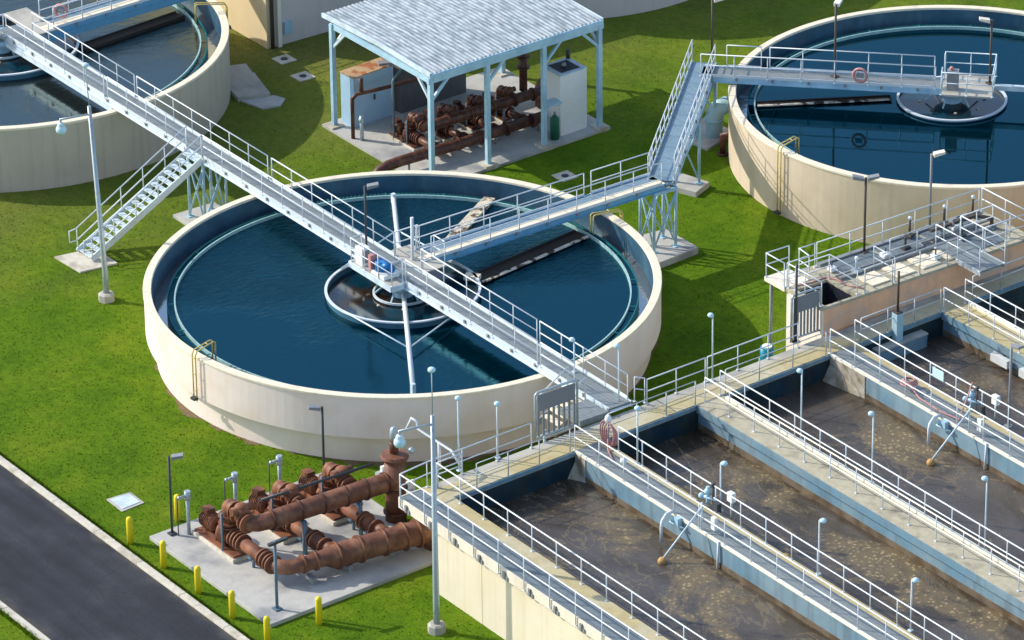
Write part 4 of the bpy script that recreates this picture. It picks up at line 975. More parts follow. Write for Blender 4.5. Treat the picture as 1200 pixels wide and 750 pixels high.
box_lamp(-9.89, 23.3, 3.3, 2.6, 'bronze box light at the top end of the diagonal footbridge', d=(.5, .8), m='bronze_pole', hm='wall_white')
box_lamp(10.9, 18.3, ZR, 3.25, 'grey floodlight pole on the far edge of the channel box roof', d=(.45, .85), m='lamp_grey', hm='wall_white')
box_lamp(11.15, 14.7, ZR, 3.3, 'bronze pole with two light heads on the channel box roof', d=(.5, .8), m='bronze_pole', hm='lamp_grey', two=True)
t = box_lamp(15.5, 12.85, ZD + .75, 1.8, 'slim bronze post on a light blue pedestal at the fourth basin', m='bronze_pole', base=1.2, r=.05, head=False)
box_lamp(13.95, 9.0, ZD, 3.4, 'dark slim lamp pole in front of the slotted screen by the channel box', m='dark_metal', head=False)
box_lamp(24.31, 11.0, ZD, 3.5, 'dark slim lamp pole on the second grating divider at the right edge', m='lamp_grey')
t = thing('steel_post', 'dark steel post with a small cap at the front corner of the pump pad', 'post', (15.09, -16.02, .15))
b = MB().tube((15.09, -16.02, .15), (15.09, -16.02, 3.0), .06, 8); b.obox((15.09, -16.02, .18), (.3, .3, .05)); b.build('pole', 'post_steel', t); MB().beam((15.09, -16.3, 2.9), (15.09, -15.5, 2.95), .14, .1).build('cross_arm', 'dark_metal', t)

# ------------------------------------------------------------------ bollards
BL = thing('bollard', '', 'bollard', (0, 0, 0), 'yellow bollards round the pump pad')
b = MB().lathe([(0, -.1), (.12, -.1), (.12, 1.02), (.10, 1.09), (.05, 1.13), (0, 1.13)], (0, 0, 0), 18); b.sm = [True] * len(b.sm); b.build('body', 'yellow_paint', BL, local=True)
blab = ['yellow bollard furthest from the pump pad corner, on grass by the road', 'yellow bollard by the left corner of the pump pad', 'yellow bollard in front of the middle of the pad edge by the road',
        'yellow bollard just left of the front corner of the pad', 'yellow bollard on the grass right of the pad front corner', 'yellow bollard cut by the bottom edge of the picture', 'yellow bollard behind the dark lamp pole at the back of the pad']
for i, p in enumerate([(7.42, -17.57), (9.74, -17.55), (12.13, -17.55), (14.42, -17.53), (16.68, -15.24), (16.75, -17.53), (7.0, -15.2)]):
    o = BL if i == 0 else copy_tree(BL); o.location = (*p, 0); o['label'] = blab[i]

# ------------------------------------------------------------------ pump pad in the foreground
pad = MB().prism([S((6.87, -16.83, 0)), S((15.15, -16.83, 0)), S((15.15, -8.5, 0)), S((6.87, -8.5, 0))], -.1, .15)
tag(pad.build('concrete_pad', 'pad_concrete', bevel=.02), 'grey concrete pad under the rust coloured pumps', 'concrete pad')
def pump(label, group, pipe='rust_pipe', dark='rust_bright'):
    """local: suction line leaves along +x; discharge rises, elbows and goes to the upper header at +x 3.1, z 1.9"""
    t = thing('pump', label, 'pump', (0, 0, 0), group)
    MB().box(-.35, -.48, 0, 2.55, .48, .16).build('plinth', 'kerb_concrete', t, local=True, bevel=.02)
    b = MB().box(-.25, -.4, .16, 2.45, .4, .24); b.box(.1, -.25, .24, 1.0, .25, .42); b.build('base_frame', dark, t, local=True)
    b = MB().path([(-.2, 0, .72), (-.05, 0, .72), (.65, 0, .72), (.75, 0, .72)], [.2, .33, .33, .24], 20)
    for k in range(7): b.flange((0.02 + k * .1, 0, .72), (1, 0, 0), .36, .02, 20)
    b.box(-.05, -.18, 1.0, .35, .18, 1.2); b.build('motor', dark, t, local=True)
    MB().path([(.75, 0, .72), (1.2, 0, .72)], .09, 10).build('shaft', 'rust_dark', t, local=True)
    b = MB().lathe([(0, -.2), (.42, -.17), (.5, 0), (.42, .17), (0, .2)], (0, 0, 0), 24)
    b.v = [(1.45 + z, x, .72 + y) for x, y, z in b.v]; b.flange((1.2, 0, .72), (1, 0, 0), .34, .06); b.flange((1.75, 0, .72), (1, 0, 0), .36, .07); b.build('volute', dark, t, local=True)
    b = MB().path([(1.7, 0, .72), (4.6, 0, .72)], .25, 18)
    b.build('suction_pipe', dark if pipe == 'rust_pipe' else pipe, t, local=True)
    b = MB()
    for x in (1.95, 2.15, 2.35, 2.55, 3.9, 4.1): b.flange((x, 0, .72), (1, 0, 0), .36, .07)
    build_each(b, 'flange', pipe, t, local=True)
    b = MB().path([(1.55, 0, 1.0), (1.55, 0, 1.62), (1.62, 0, 1.82), (1.80, 0, 1.93), (2.05, 0, 1.93), (2.5, 0, 1.8), (2.9, 0, 1.72)], .27, 18); b.build('discharge_pipe', pipe, t, local=True)
    b = MB()
    for z in (1.05, 1.2, 1.5): b.flange((1.55, 0, z), (0, 0, 1), .38, .07)
    for x, fz in ((2.1, 1.91), (2.3, 1.86), (2.75, 1.75), (2.95, 1.72)): b.flange((x, 0, fz), (1, 0, 0), .38, .07)
    build_each(b, 'flange', dark, t, local=True)
    b = MB().path([(2.5, 0, 1.75), (2.5, 0, 2.25)], [.30, .26], 18); b.sphere((2.5, 0, 2.25), .26, 14, .55); b.path([(2.5, -.45, 2.15), (2.5, .45, 2.15)], .16, 12)
    b.sphere((1.72, 0, 1.93), .29, 14); b.build('check_valve', dark, t, local=True)
    b = MB()
    for a in range(0): b.box(2.5 + .33 * math.cos(a * .628) - .02, .33 * math.sin(a * .628) - .02, 2.3, 2.5 + .33 * math.cos(a * .628) + .02, .33 * math.sin(a * .628) + .02, 2.42)
    b = MB().tube((1.7, -.38, 0), (1.7, -.38, 1.75), .05, 8); b.tube((3.2, 0, 0), (3.2, 0, .5), .06, 8); b.box(3.1, -.2, .42, 3.3, .2, .48); build_each(b, 'pipe_support', 'post_steel', t, local=True)
    return t
P1 = pump('rust coloured pump nearest the road with bare motor and suction pipe', 'rust coloured pumps on the open pad')
P1.location = (8.75, -15.0, .15)
for i, (y, lb) in enumerate([(-12.7, 'middle one of the three rust coloured pumps on the open pad'), (-10.4, 'rust coloured pump furthest from the road beside the tank')]):
    c = copy_tree(P1); c['label'] = lb; c.location = (8.65 - i * .08, y, .15)
def header_pipes():
    t = thing('header_pipe', 'large upper rust brown header pipe joining the pump risers', 'pipe', (11.8, -14.4, .15))
    zz = 1.82
    b = MB().path([(11.3, -15.0, zz), (11.6, -14.92, zz), (11.8, -14.65, zz), (11.85, -14.25, zz), (11.87, -13.8, zz), (12.0, -9.2, zz), (12.02, -8.8, zz)], [.27, .29, .31, .33, .36, .38, .38], 24)
    b.build('run', 'rust_pipe', t)
    b = MB()
    for y in (-14.1, -12.9, -11.9, -10.9, -10.0, -9.1): b.flange((11.81 + (y + 14.2) * .04, y, zz), (.04, 1, 0), .43, .07, 24)
    for z in (.5, 1.5): b.flange((12.03, -8.65, z), (0, 0, 1), .48, .08, 24)
    build_each(b, 'flange', 'rust_dark', t)
    b = MB().path([(12.03, -8.65, 0), (12.03, -8.65, 2.75)], .40, 24); b.lathe([(0, 2.72), (.5, 2.72), (.55, 2.82), (.5, 2.92), (0, 2.98)], (12.03, -8.65, 0), 24); b.build('riser', 'rust_pipe', t)
    b = MB().path([(12.0, -8.65, 2.98), (12.0, -8.65, 3.45)], .17, 14); b.build('valve_neck', 'rust_dark', t)
    b = MB().path([(12.0, -8.65, 3.45), (12.0, -8.65, 3.6), (12.0, -8.65, 3.95), (12.0, -8.65, 4.05)], [.1, .16, .14, .06], 12); b.build('air_valve', 'galvanised', t)
    MB().sphere((12.35, -8.1, 3.02), .13, 10).build('plug', 'galvanised', t)
    for y in (-12.9, -10.4):
        b = MB().tube((12.25, y, .15), (12.25, y, 1.55), .09, 10); b.beam((11.6, y, 1.48), (12.35, y, 1.48), .14, .1); b.build('support', 'post_steel', t)
    MB().path([(11.2, -14.1, 2.35), (11.4, -9.2, 2.4)], .06, 8).build('conduit', 'dark_metal', t)
    t2 = thing('header_pipe', 'large lower rust brown header pipe ending in an elbow by the basin', 'pipe', (14, -14, .15)); z2 = .87
    b = MB().path([(13.1, -15.0, z2), (13.55, -14.92, z2), (13.8, -14.7, z2), (13.92, -14.3, z2), (13.97, -13.9, z2), (14.0, -13.2, z2), (14.1, -12.9, z2), (14.45, -9.7, z2), (14.55, -9.0, z2 - .02), (14.62, -8.72, z2 - .2), (14.64, -8.6, z2 - .5), (14.64, -8.6, -.1)],
                  [.25, .27, .28, .28, .29, .32, .46, .47, .48, .50, .50, .50], 26); b.build('run', 'rust_pipe', t2)
    b = MB()
    for x, y, r in ((13.93, -14.1, .36), (13.98, -13.6, .38), (14.12, -12.75, .54), (14.22, -11.8, .54), (14.33, -10.8, .54), (14.42, -9.95, .55), (14.5, -9.4, .56)): b.flange((x, y, z2), (.1, 1, 0), r, .08, 26)
    b.flange((13.3, -15.0, z2), (1, 0, 0), .38); b.flange((13.1, -15.0, z2), (1, 0, 0), .36); build_each(b, 'flange', 'rust_pipe', t2)
    for y in (-13.9, -12.3, -10.4):
        b = MB().box(13.95, y - .1, .15, 14.4, y + .1, .42); b.build('support', 'lamp_grey', t2)
    for k, y in enumerate((-12.7, -10.4)):
        b = MB().path([(13.1, y, z2), (14.1, y + .1, z2)], .25, 16); b.flange((13.3, y, z2), (1, 0, 0), .36); b.build('branch', 'rust_pipe', t2)
    MB().path([(15.0, -8.9, .35), (14.2, -7.8, .35), (13.6, -7.6, .35)], .3, 16).build('stub', 'rust_bright', t2)
header_pipes()
for (x, y, lb) in ((8.35, -15.55, 'grey actuator post beside the nearest pump'), (8.2, -13.35, 'grey actuator post beside the second pump'), (8.05, -11.25, 'grey actuator post beside the third pump')):
    t = thing('actuator_post', lb, 'valve', (x, y, .15), 'grey actuator posts behind the pumps')
    b = MB().tube((x, y, .15), (x, y, 1.7), .075, 10); b.build('post', 'galvanised', t)
    b = MB().tube((x, y, 1.6), (x, y, 1.98), .12, 12); b.path([(x, y, 1.82), (x, y - .35, 1.8)], .05, 8); b.sphere((x, y - .37, 1.8), .08, 8); b.build('head', 'galvanised', t)
    MB().path([(x - .1, y - .4, 1.78), (x - .1, y - .4, .15)], .022, 6).build('conduit', 'dark_metal', t)
t = thing('pipe', 'white bent vent pipe leaning from the air valve over the walkway corner', 'pipe', (12.1, -8.2, 3.6))
MB().path([(12.15, -8.25, 3.75), (12.25, -8.0, 4.3), (12.45, -7.9, 4.25), (12.5, -7.9, 3.95), (14.7, -7.9, 3.95), (15.2, -7.9, 3.6)], .05, 8).build('run', 'rail_white', t)
MB().tube((13.9, -7.9, 2.9), (13.9, -7.9, 3.95), .06, 8).build('support', 'rail_white', t)
t = thing('pipe_rack', 'stacked grey pipes on white stands at the back of the pump pad', 'pipe', (11.4, -7.9, .15))
for k in range(3): MB().path([(9.6 + k * .5, -7.6, .35 + .1 * k), (13.6 - k * .3, -7.4 - .3 * k, .35 + .1 * k)], .09, 8).build('tube', 'lamp_grey', t)
for k in range(3): MB().box(9.9 + k * .8, -7.9, .1, 10.05 + k * .8, -7.5, 1.25).build('stand', 'box_white', t)
MB().box(9.7, -8.0, .8, 12.2, -7.6, .95).build('beam', 'rail_grey', t)
t = thing('manhole_cover', 'square pale utility hatch in the grass beside the road', 'hatch', (4.5, -16, 0)); MB().prism([(3.95, -16.5), (5.15, -16.53), (5.05, -15.48), (4.0, -15.45)], -.05, .03).build('slab', 'pad_concrete', t); MB().prism([(4.1, -16.38), (5.0, -16.4), (4.92, -15.6), (4.12, -15.58)], .033, .05).build('lid', 'steel_pale', t)
def drain(x, y, lb):
    t = thing('drain_cover', lb, 'drain', (x, y, 0), 'small square drains in the grass')
    MB().box(x - .42, y - .42, -.05, x + .42, y + .42, .04).build('frame', 'kerb_concrete', t); MB().lathe([(0, .043), (.17, .043), (.17, .06), (0, .06)], (x, y, 0), 16).build('lid', 'dark_metal', t)
drain(-24.97, 11.65, 'small square drain nearer the shelter on the far lawn'); drain(-27.1, 12.04, 'small square drain nearer the tall sunlit yellow building wall'); drain(-9.19, 14.77, 'small square drain in the shadow between shelter and middle tank')

# ------------------------------------------------------------------ float arms, control boxes, hoses on the dividers
def float_arm(dx, dy, label):
    t = thing('level_float', label, 'level float', (22.6 + dx, -3.2 + dy, 3.05), 'float arms hanging over the basin walls')
    o = lambda x, y, z: (x + dx, y + dy, z)
    MB().path([o(22.15, -3.2, 3.12), o(22.22, -3.6, 3.16), o(22.3, -3.85, 3.0), o(22.33, -3.92, 2.8), o(22.33, -3.92, 2.15)], .06, 12).build('hook_pipe', 'rail_white', t)
    b = MB().obox(o(22.6, -3.36, 2.95), (.22, .2, .3)); b.sphere(o(22.4, -3.45, 2.95), .1, 10); b.tube(o(22.2, -3.45, 2.8), o(22.95, -3.36, 2.8), .035, 8); b.build('fitting', 'steel_blue', t)
    MB().path([o(23.8, -3.15, 4.05), o(23.45, -4.2, 2.65), o(23.36, -4.66, 2.12)], .035, 8).build('rod', 'steel_pale', t)
    MB().sphere(o(23.36, -4.66, 2.05), .17, 16).build('float', 'float_tan', t)
    MB().path([o(24.9, -3.28, 3.1), o(24.9, -3.32, 1.9)], .045, 8).build('drain_pipe', 'rail_white', t)
    MB().tube(o(23.8, -3.2, 3.05), o(23.8, -3.2, 4.2), .035, 6).build('stand', 'steel_pale', t)
float_arm(0, 0, 'tan ball float on a rod with white hooked pipe over the nearest basin')
float_arm(.0, 12.68, 'tan ball float on a rod with white hooked pipe over the third basin')
t = thing('float', 'lone tan ball float in the second basin beyond the railing', 'float', (26, -.9, 2.0)); MB().sphere((25.9, -.95, 2.05), .22, 14).build('ball', 'float_tan', t)
def control(dx, dy, lb):
    t = thing('valve_station', lb, 'control box', (22.8 + dx, -1.95 + dy, 3.05), 'valve and control stations on the dividers')
    o = lambda x, y, z: (x + dx, y + dy, z)
    b = MB().obox(o(23.75, -1.80, 3.95), (.3, .2, .38)); b.build('box', 'box_white', t, bevel=.02)
    MB().tube(o(23.75, -1.8, 3.05), o(23.75, -1.8, 3.7), .04, 6).build('box_post', 'galvanised', t)
    b = MB().tube(o(22.6, -2.0, 3.05), o(22.6, -2.0, 3.95), .07, 10); b.sphere(o(22.6, -2.0, 3.75), .14, 10); b.tube(o(22.3, -2.1, 3.5), o(23.0, -1.9, 3.5), .06, 10); b.sphere(o(22.35, -2.1, 3.5), .12, 10); b.build('valve', 'steel_blue', t)
    b = MB().tube(o(22.85, -1.95, 3.05), o(22.85, -1.95, 4.1), .04, 8); b.sphere(o(22.85, -1.95, 4.1), .1, 8); b.tube(o(22.2, -2.2, 3.25), o(23.4, -2.0, 3.25), .05, 8); b.obox(o(23.2, -2.05, 3.4), (.3, .2, .3)); b.build('actuator', 'dark_metal', t)
    MB().obox(o(24.3, -3.02, 3.5), (.22, .14, .5)).build('small_box', 'box_white', t)
control(0, 0, 'blue valve with white control box on the first grating divider'); control(-.1, 12.7, 'blue valve with white control box on the second grating divider')
def hose(x, y, z, lb, tail, vertical=True, r=.33):
    t = thing('hose', lb, 'hose', (x, y, z)); b = MB()
    for k in range(5):
        rr = r - .03 * k; pts = []
        for i in range(20):
            a = 2 * math.pi * i / 20; pts.append((x + rr * math.cos(a) + .03 * (k - 2), y + .05 * (k - 2), z + rr * 1.25 * math.sin(a) - .04 * k) if vertical else (x + rr * math.cos(a), y + rr * math.sin(a), z + .03 * k))
        b.path(pts, .03, 6, closed=True)
    b.build('coil', 'hose_pink', t)
    if tail: MB().path(tail, .03, 6).build('tail', 'hose_pink', t)
hose(16.55, -1.95, 3.6, 'coiled pink hose hanging on the railing by the grey screen', [(16.6, -2.1, 3.4), (16.9, -2.3, 3.12), (17.6, -2.6, 3.1)], r=.42)
hose(19.7, 9.95, 3.35, 'pink hose lying along the second grating divider', [(19.9, 9.8, 3.4), (20.6, 9.7, 3.15), (21.9, 9.65, 3.12), (22.9, 9.75, 3.15), (22.6, 10.4, 3.8), (22.4, 10.8, 4.2)], vertical=False)
t = thing('small_lamp', 'small white globe fixture low on the railing of the first grating divider', 'lamp', (18.4, -2.75, 3.1)); MB().sphere((18.4, -2.7, 3.45), .14, 12).build('globe', 'box_white', t); MB().tube((18.4, -2.7, 3.05), (18.4, -2.7, 3.4), .03, 6).build('stem', 'galvanised', t)
t = thing('small_lamp', 'small white fixture above the coiled pink hose', 'lamp', (16.5, -2.0, 4.1)); MB().sphere((16.5, -2.0, 4.18), .14, 12, 1.3).build('globe', 'box_white', t); MB().tube((16.5, -2.0, 3.05), (16.5, -2.0, 4.1), .03, 6).build('stem', 'galvanised', t)
t = thing('notice_plate', 'blank pale notice plate on the railing of the second grating divider', 'sign', (20.5, 10.75, 3.75)); MB().box(20.2, 10.68, 3.62, 20.85, 10.70, 4.02).build('plate', 'globe_glass', t); b = MB(); b.box(20.3, 10.701, 3.6, 20.33, 10.73, 4.05); b.box(20.72, 10.701, 3.6, 20.75, 10.73, 4.05); build_each(b, 'clip', 'galvanised', t)
t = thing('barrel', 'small blue barrel on the grass behind the cross walkway', 'barrel', (10.6, 9.0, 0)); b = MB().path([(12.3, 8.9, 1.3), (12.3, 8.9, 2.2)], .28, 18); b.build('body', 'can_blue', t); MB().path([(12.3, 8.9, 2.2), (12.3, 8.9, 2.27)], .2, 16).build('lid', 'box_white', t)
MB().box(11.9, 8.6, -.05, 12.9, 9.9, 1.3).build('stand', 'concrete', t)
def ring(x, y, z, lb, m='hose_pink'):
    t = thing('life_ring', lb, 'life ring', (x, y, z), 'life rings on the bridge railings')
    pts = [(x + .3 * math.cos(a) * .8, y + .3 * math.cos(a) * .6, z + .3 * math.sin(a)) for a in [2 * math.pi * i / 20 for i in range(20)]]
    MB().path(pts, .065, 8, closed=True).build('ring', m, t); MB().obox((x, y, z), (.3, .1, .2), .6).build('holder', 'lamp_grey', t)
ring(-3.2, 26.2, 3.85, 'reddish life ring on the railing of the upper right tank footbridge'); ring(-30.2, 2.3, 3.85, 'red life ring beside the drive platform of the upper left tank')

# pipes between bridge towers and the right tank
t = thing('pipe', 'fat light blue elbow pipe entering the left side of the upper right tank', 'pipe', (-9.3, 23.7, 0))
MB().path([(-8.55, 22.4, -.1), (-8.55, 22.4, 1.0), (-8.5, 22.55, 1.35), (-8.3, 22.85, 1.55), (-8.0, 23.2, 1.6), (-7.2, 24.0, 1.6)], .38, 20).build('run', 'pipe_lightblue', t)
b = MB().flange((-8.55, 22.4, .9), (0, 0, 1), .44, .07); b.flange((-7.95, 23.25, 1.6), (.7, .7, 0), .44, .07); build_each(b, 'flange', 'pipe_lightblue', t)
t = thing('pipe', 'small rusty bent pipe at the foot of the upper right tank', 'pipe', (-7.2, 22.3, 0)); MB().path([(-6.9, 21.6, 0), (-6.9, 21.6, .9), (-6.6, 22.0, 1.05), (-6.0, 22.6, 1.05)], .14, 12).build('run', 'rust_dark', t); MB().flange((-6.9, 21.6, .06), (0, 0, 1), .24, .1).build('flange', 'rust_dark', t)
t = thing('rock', 'pale boulder on the grass beside the right side of the middle tank', 'rock', (-4.6, 10.7, 0)); b = MB().sphere((-3.9, 10.9, .15), .5, 12, .6); b.v = [(x + random.uniform(-.06, .06), y + random.uniform(-.06, .06), z + random.uniform(-.05, .05)) for x, y, z in b.v]; b.sm = [False] * len(b.sm); b.build('body', 'kerb_concrete', t)
t = thing('valve_pit', 'grey concrete hatch slab beside the upper left tank with a pale patch', 'hatch', (-25, 9, 0))
MB().prism([(-26.6, 8.2), (-24.4, 7.8), (-23.9, 9.2), (-26.3, 9.9)], -.05, .22).build('slab', 'concrete', t); MB().prism([(-24.3, 7.9), (-23.0, 8.2), (-22.8, 9.0), (-23.3, 9.6), (-23.9, 9.4)], -.05, .08).build('apron', 'pad_concrete', t)
MB().prism([(-28.0, 9.2), (-26.7, 8.5), (-26.3, 9.9), (-27.6, 10.3)], -.05, .1).build('rear_slab', 'pad_concrete', t)

# ------------------------------------------------------------------ shelter with its pumps
SH = thing('open_shelter', 'open sided light blue steel shelter with corrugated metal roof', 'shelter', (-16, 14.3, 0))
PX = (-12.05, -19.5); PY = (9.65, 12.7, 15.8, 18.9)
for x in PX:
    for y in (PY if x > -15 else (PY[0], 14.2, PY[3])):
        xx = x - .043 * (y - 14) * (1 if x > -15 else .5)
        p = MB().box(xx - .10, y - .10, .1, xx + .10, y + .10, 5.0).build('post', 'steel_blue', SH)
        MB().box(xx - .32, y - .32, -.05, xx + .32, y + .32, .2).build('post_base', 'kerb_concrete', p)
def sx(x, y): return x - .043 * (y - 14)
for y in (9.65, 18.9):
    b = MB(); b.beam((sx(-12.05, y), y, 4.95), (sx(-19.5, y), y, 4.95), .16, .26); b.build('end_beam', 'steel_blue', SH)
    for x, s_ in ((-12.05, -1), (-19.5, 1)):
        b = MB(); b.beam((sx(x, y), y, 3.95), (sx(x, y) + s_ * .95, y, 4.85), .1, .12); b.build('knee_brace', 'steel_pale', SH)
for x in PX:
    b = MB(); b.beam((sx(x, 9.5), 9.5, 4.95), (sx(x, 19.1), 19.1, 4.95), .16, .26); b.build('eave_beam', 'steel_blue', SH)
    for y, s_ in ((9.65, 1), (12.7, 1), (18.9, -1), (15.8, 1)):
        if x < -15 and y in (12.7, 15.8): continue
        b = MB(); b.beam((sx(x, y), y, 3.95), (sx(x, y + s_ * .95), y + s_ * .95, 4.85), .1, .12); b.build('knee_brace', 'steel_blue', SH)
# corrugated roof: ribs run along x
b = MB(); ny = 170; y0, y1 = 9.65, 19.04
vs = []; fs = []
for i in range(ny + 1):
    y = y0 + (y1 - y0) * i / ny; z = .035 * math.cos(i * math.pi) 
    z = (.0, .034, .034, .0)[i % 4]
    for k, x in enumerate((-20.3, -16.0, -12.0)):
        zz = 5.24 if k != 1 else 5.36
        vs += [(sx(x, y), y, zz + z), (sx(x, y), y, zz + z - .02)]
for i in range(ny):
    for k in range(2):
        a, c = i * 6 + k * 2, (i + 1) * 6 + k * 2
        fs += [(a, a + 2, c + 2, c), (a + 1, c + 1, c + 3, a + 3)]
b.add(vs, fs); b.build('roof_sheet', 'roof_metal', SH)
b = MB(); b.beam((sx(-11.96, y0), y0, 5.16), (sx(-11.96, y1), y1, 5.16), .06, .18); b.build('front_trim', 'steel_blue', SH)
b = MB()
for y in (y0 - .03, y1 + .03): b.beam((sx(-20.3, y), y, 5.2), (sx(-16, y), y, 5.32), .07, .2); b.beam((sx(-16, y), y, 5.32), (sx(-12.0, y), y, 5.2), .07, .2)
build_each(b, 'gable_trim', 'steel_pale', SH)
b = MB()
for k in range(6):
    x = -19.2 + k * 1.45; b.beam((sx(x, y0), y0 + .1, 5.13), (sx(x, y1), y1 - .1, 5.13), .08, .14)
build_each(b, 'purlin', 'steel_blue', SH)
tag(MB().prism([(sx(-20.1, 9.3), 9.3), (sx(-11.75, 9.3), 9.3), (sx(-11.75, 19.3), 19.3), (sx(-20.1, 19.3), 19.3)], -.1, .12).build('concrete_pad', 'pad_concrete'), 'stained concrete floor slab under the blue shelter', 'concrete pad')
P2 = pump('', 'dark rust pumps under the shelter', 'rust_dark', 'rust_dark')
for i, (y, lb) in enumerate([(11.2, 'dark rust pump under the shelter nearest the blue cabinet'), (12.8, 'second dark rust pump from the blue cabinet under the shelter'), (14.4, 'third dark rust pump from the blue cabinet under the shelter'), (16.0, 'dark rust pump under the shelter nearest the white cabinet')]):
    c = P2 if i == 0 else copy_tree(P2); c['label'] = lb; c.location = (-16.85, y, .12); c.scale = (.72, .72, .72)
t = thing('header_pipe', 'long dark rust pipe leaving the shelter and dipping into the lawn', 'pipe', (-13.6, 12, 0))
MB().path([(-13.7, 7.75, -.2), (-13.7, 7.85, .15), (-13.68, 8.15, .45), (-13.65, 8.6, .6), (-13.6, 9.2, .66), (-13.5, 12, .68), (-13.7, 17.3, .68)], .24, 20).build('run', 'rust_dark', t)
b = MB()
for y in (10.6, 12.2, 13.4, 14.8, 16.2): b.flange((-13.57, y, .68), (0, 1, 0), .32, .07)
build_each(b, 'flange', 'rust_dark', t)
for y in (9.6, 11.9, 14.2, 16.5): MB().tube((-13.55, y, .1), (-13.55, y, .6), .05, 8).build('support', 'lamp_grey', t)
t = thing('header_pipe', 'upper dark rust pipe along the pumps under the shelter', 'pipe', (-14.6, 13, 0))
MB().path([(-15.0, 11.15, 1.36), (-14.7, 11.3, 1.36), (-14.6, 11.7, 1.36), (-14.7, 17.4, 1.36), (-14.9, 17.9, 1.36), (-15.4, 18.1, 1.36), (-15.6, 18.1, 1.1), (-15.6, 18.1, .2)], .24, 20).build('run', 'rust_dark', t)
b = MB()
for y in (12.4, 13.6, 14.8, 16.0, 17.0): b.flange((-14.65, y, 1.36), (0, 1, 0), .31, .07)
for z in (2.5, 3.0): b.flange((-15.2, 16.9, z), (0, 0, 1), .3, .07)
b.path([(-15.2, 16.9, 1.4), (-15.2, 16.9, 3.4)], .18, 14); b.sphere((-15.2, 16.9, 3.4), .3, 12); build_each(b, 'flange', 'rust_dark', t)
for y in (12.8, 15.4): MB().tube((-14.6, y, .1), (-14.6, y, 1.15), .06, 8).build('support', 'lamp_grey', t)
t = thing('gas_pipe', 'thin dark bent pipe in front of the blue cabinet at the shelter', 'pipe', (-18.2, 9.9, 0))
MB().path([(-17.8, 9.55, .1), (-17.8, 9.55, 2.0), (-17.75, 9.75, 2.2), (-17.6, 11.0, 2.2), (-17.3, 14.5, 2.25)], .09, 10).build('run', 'rust_dark', t); MB().tube((-17.75, 10.0, 2.2), (-17.75, 10.0, 2.9), .1, 8).build('valve', 'rust_dark', t)
MB().path([(-16.6, 10.9, .1), (-16.6, 10.9, 2.9), (-16.65, 11.0, 3.0), (-17.4, 12.0, 3.0)], .055, 8).build('conduit', 'post_steel', t)
b = MB().tube((-17.4, 9.75, .1), (-17.4, 9.75, 1.3), .09, 8); b.sphere((-17.4, 9.75, 1.1), .15, 8); b.build('hydrant', 'galvanised', t)
def cabinet(name, lb, poly, z0, z1, m, topm, extra=None):
    t = thing(name, lb, 'cabinet', (poly[0][0], poly[0][1], z0)); MB().prism(poly, z0, z1).build('body', m, t); cx = sum(p[0] for p in poly) / 4; cy = sum(p[1] for p in poly) / 4
    MB().prism([(cx + (p[0] - cx) * 1.03, cy + (p[1] - cy) * 1.03) for p in poly], z1 + .003, z1 + .05).build('top', topm, t); return t, cx, cy
t, _, _ = cabinet('electrical_cabinet', 'light blue metal cabinet with rusty top at the left of the shelter', [(-19.6, 10.15), (-18.65, 10.2), (-18.85, 12.45), (-19.8, 12.4)], .12, 2.5, 'box_blue', 'rust_top')
b = MB(); 
for y in (10.95, 11.7): b.prism([(-18.70 - (y - 10.2) * .09, y), (-18.685 - (y - 10.2) * .09, y), (-18.69 - (y - 10.2) * .09, y + .03), (-18.71 - (y - 10.2) * .09, y + .03)], .2, 2.4)
b.box(-18.72, 11.3, 1.2, -18.66, 11.36, 1.45); build_each(b, 'door_seam', 'dark_metal', t)
b = MB(); b.beam((-18.9, 11.7, 2.75), (-18.4, 12.9, 2.75), .35, .12); b.tube((-18.8, 12.3, 2.5), (-18.8, 12.3, 3.0), .04, 6); b.build('roof_bracket', 'lamp_grey', t)
cabinet('generator_cabinet', 'wide dark grey cabinet behind the pumps under the shelter', [(-19.6, 12.7), (-18.7, 12.75), (-18.9, 16.4), (-19.7, 16.3)], .12, 2.7, 'cabinet_grey', 'cabinet_grey')
t, cx, cy = cabinet('control_building', 'tall white cabinet with open dark top at the right of the shelter', [(-13.9, 16.95), (-12.5, 16.95), (-12.58, 18.45), (-14.0, 18.45)], .12, 2.95, 'box_white', 'steel_pale')
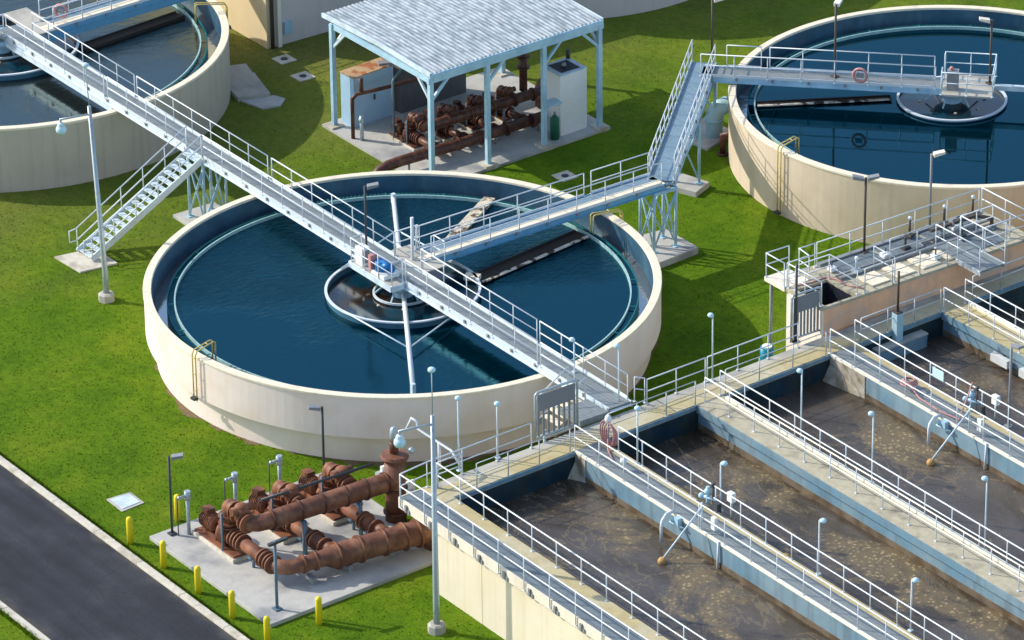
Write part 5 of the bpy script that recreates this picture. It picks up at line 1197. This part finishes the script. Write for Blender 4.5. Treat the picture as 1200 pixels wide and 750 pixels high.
MB().box(cx - .5, cy - .5, 3.003, cx + .5, cy + .5, 3.02).build('open_top', 'pit_dark', t); MB().box(-12.9, 16.2, 1.75, -12.3, 16.9, 1.85).build('shelf', 'steel_blue', t)
MB().sphere((cx, cy, 3.1), .12, 8).build('vent', 'lamp_grey', t); b = MB().tube((-13.9, 18.4, 3.0), (-13.9, 18.4, 3.4), .1, 8); b.build('vent_pipe', 'dark_metal', t)
t = thing('fire_extinguisher', 'small dark green cylinder beside the tall white cabinet', 'gas bottle', (-12.4, 16.6, .12)); b = MB().path([(-12.45, 16.6, .12), (-12.45, 16.6, 1.1), (-12.45, 16.6, 1.25)], [.2, .2, .08], 14); b.build('body', 'green_paint', t); MB().tube((-12.45, 16.6, 1.25), (-12.45, 16.6, 1.4), .05, 8).build('valve', 'lamp_grey', t)

# ------------------------------------------------------------------ background buildings
t = thing('building', 'tall plain building corner with sunlit yellow side and shaded grey front behind the left tank', 'building', (-34, 20, 0))
MB().box(-60, 12.1, -.2, -28.6, 12.4, 7).build('side_wall', 'building_sunlit', t); MB().box(-28.9, 12.4, -.2, -28.6, 60, 7).build('front_wall', 'building_wall', t)  # sunlit side and shaded front are painted in two colours
MB().box(-60, 12.0, 7, -28.5, 60, 7.3).build('roof', 'concrete', t)
b = MB().tube((-28.5, 12.35, 0), (-28.5, 12.35, 7), .09, 8); b.build('downpipe', 'bronze_pole', t); b = MB().box(-28.6, 12.6, 0, -28.4, 12.8, 7); b.build('pilaster', 'wall_white', t)
MB().box(-28.6, 13.0, .5, -28.45, 13.4, 1.1).build('meter_box', 'steel_blue', t)
t = thing('storage_tank', 'wide pale round tank wall cut by the top edge of the picture', 'tank', (-31, 31, 0))
MB().lathe([(9.2, -.2), (9.2, 5), (8.9, 5), (8.9, -.2)], (-30.7, 30.0, 0), 96).build('wall', 'building_wall', t); MB().lathe([(9.25, 5.0), (9.25, 5.1), (0, 5.6)], (-30.7, 30.0, 0), 96, closed_prof=False).build('roof', 'concrete', t)
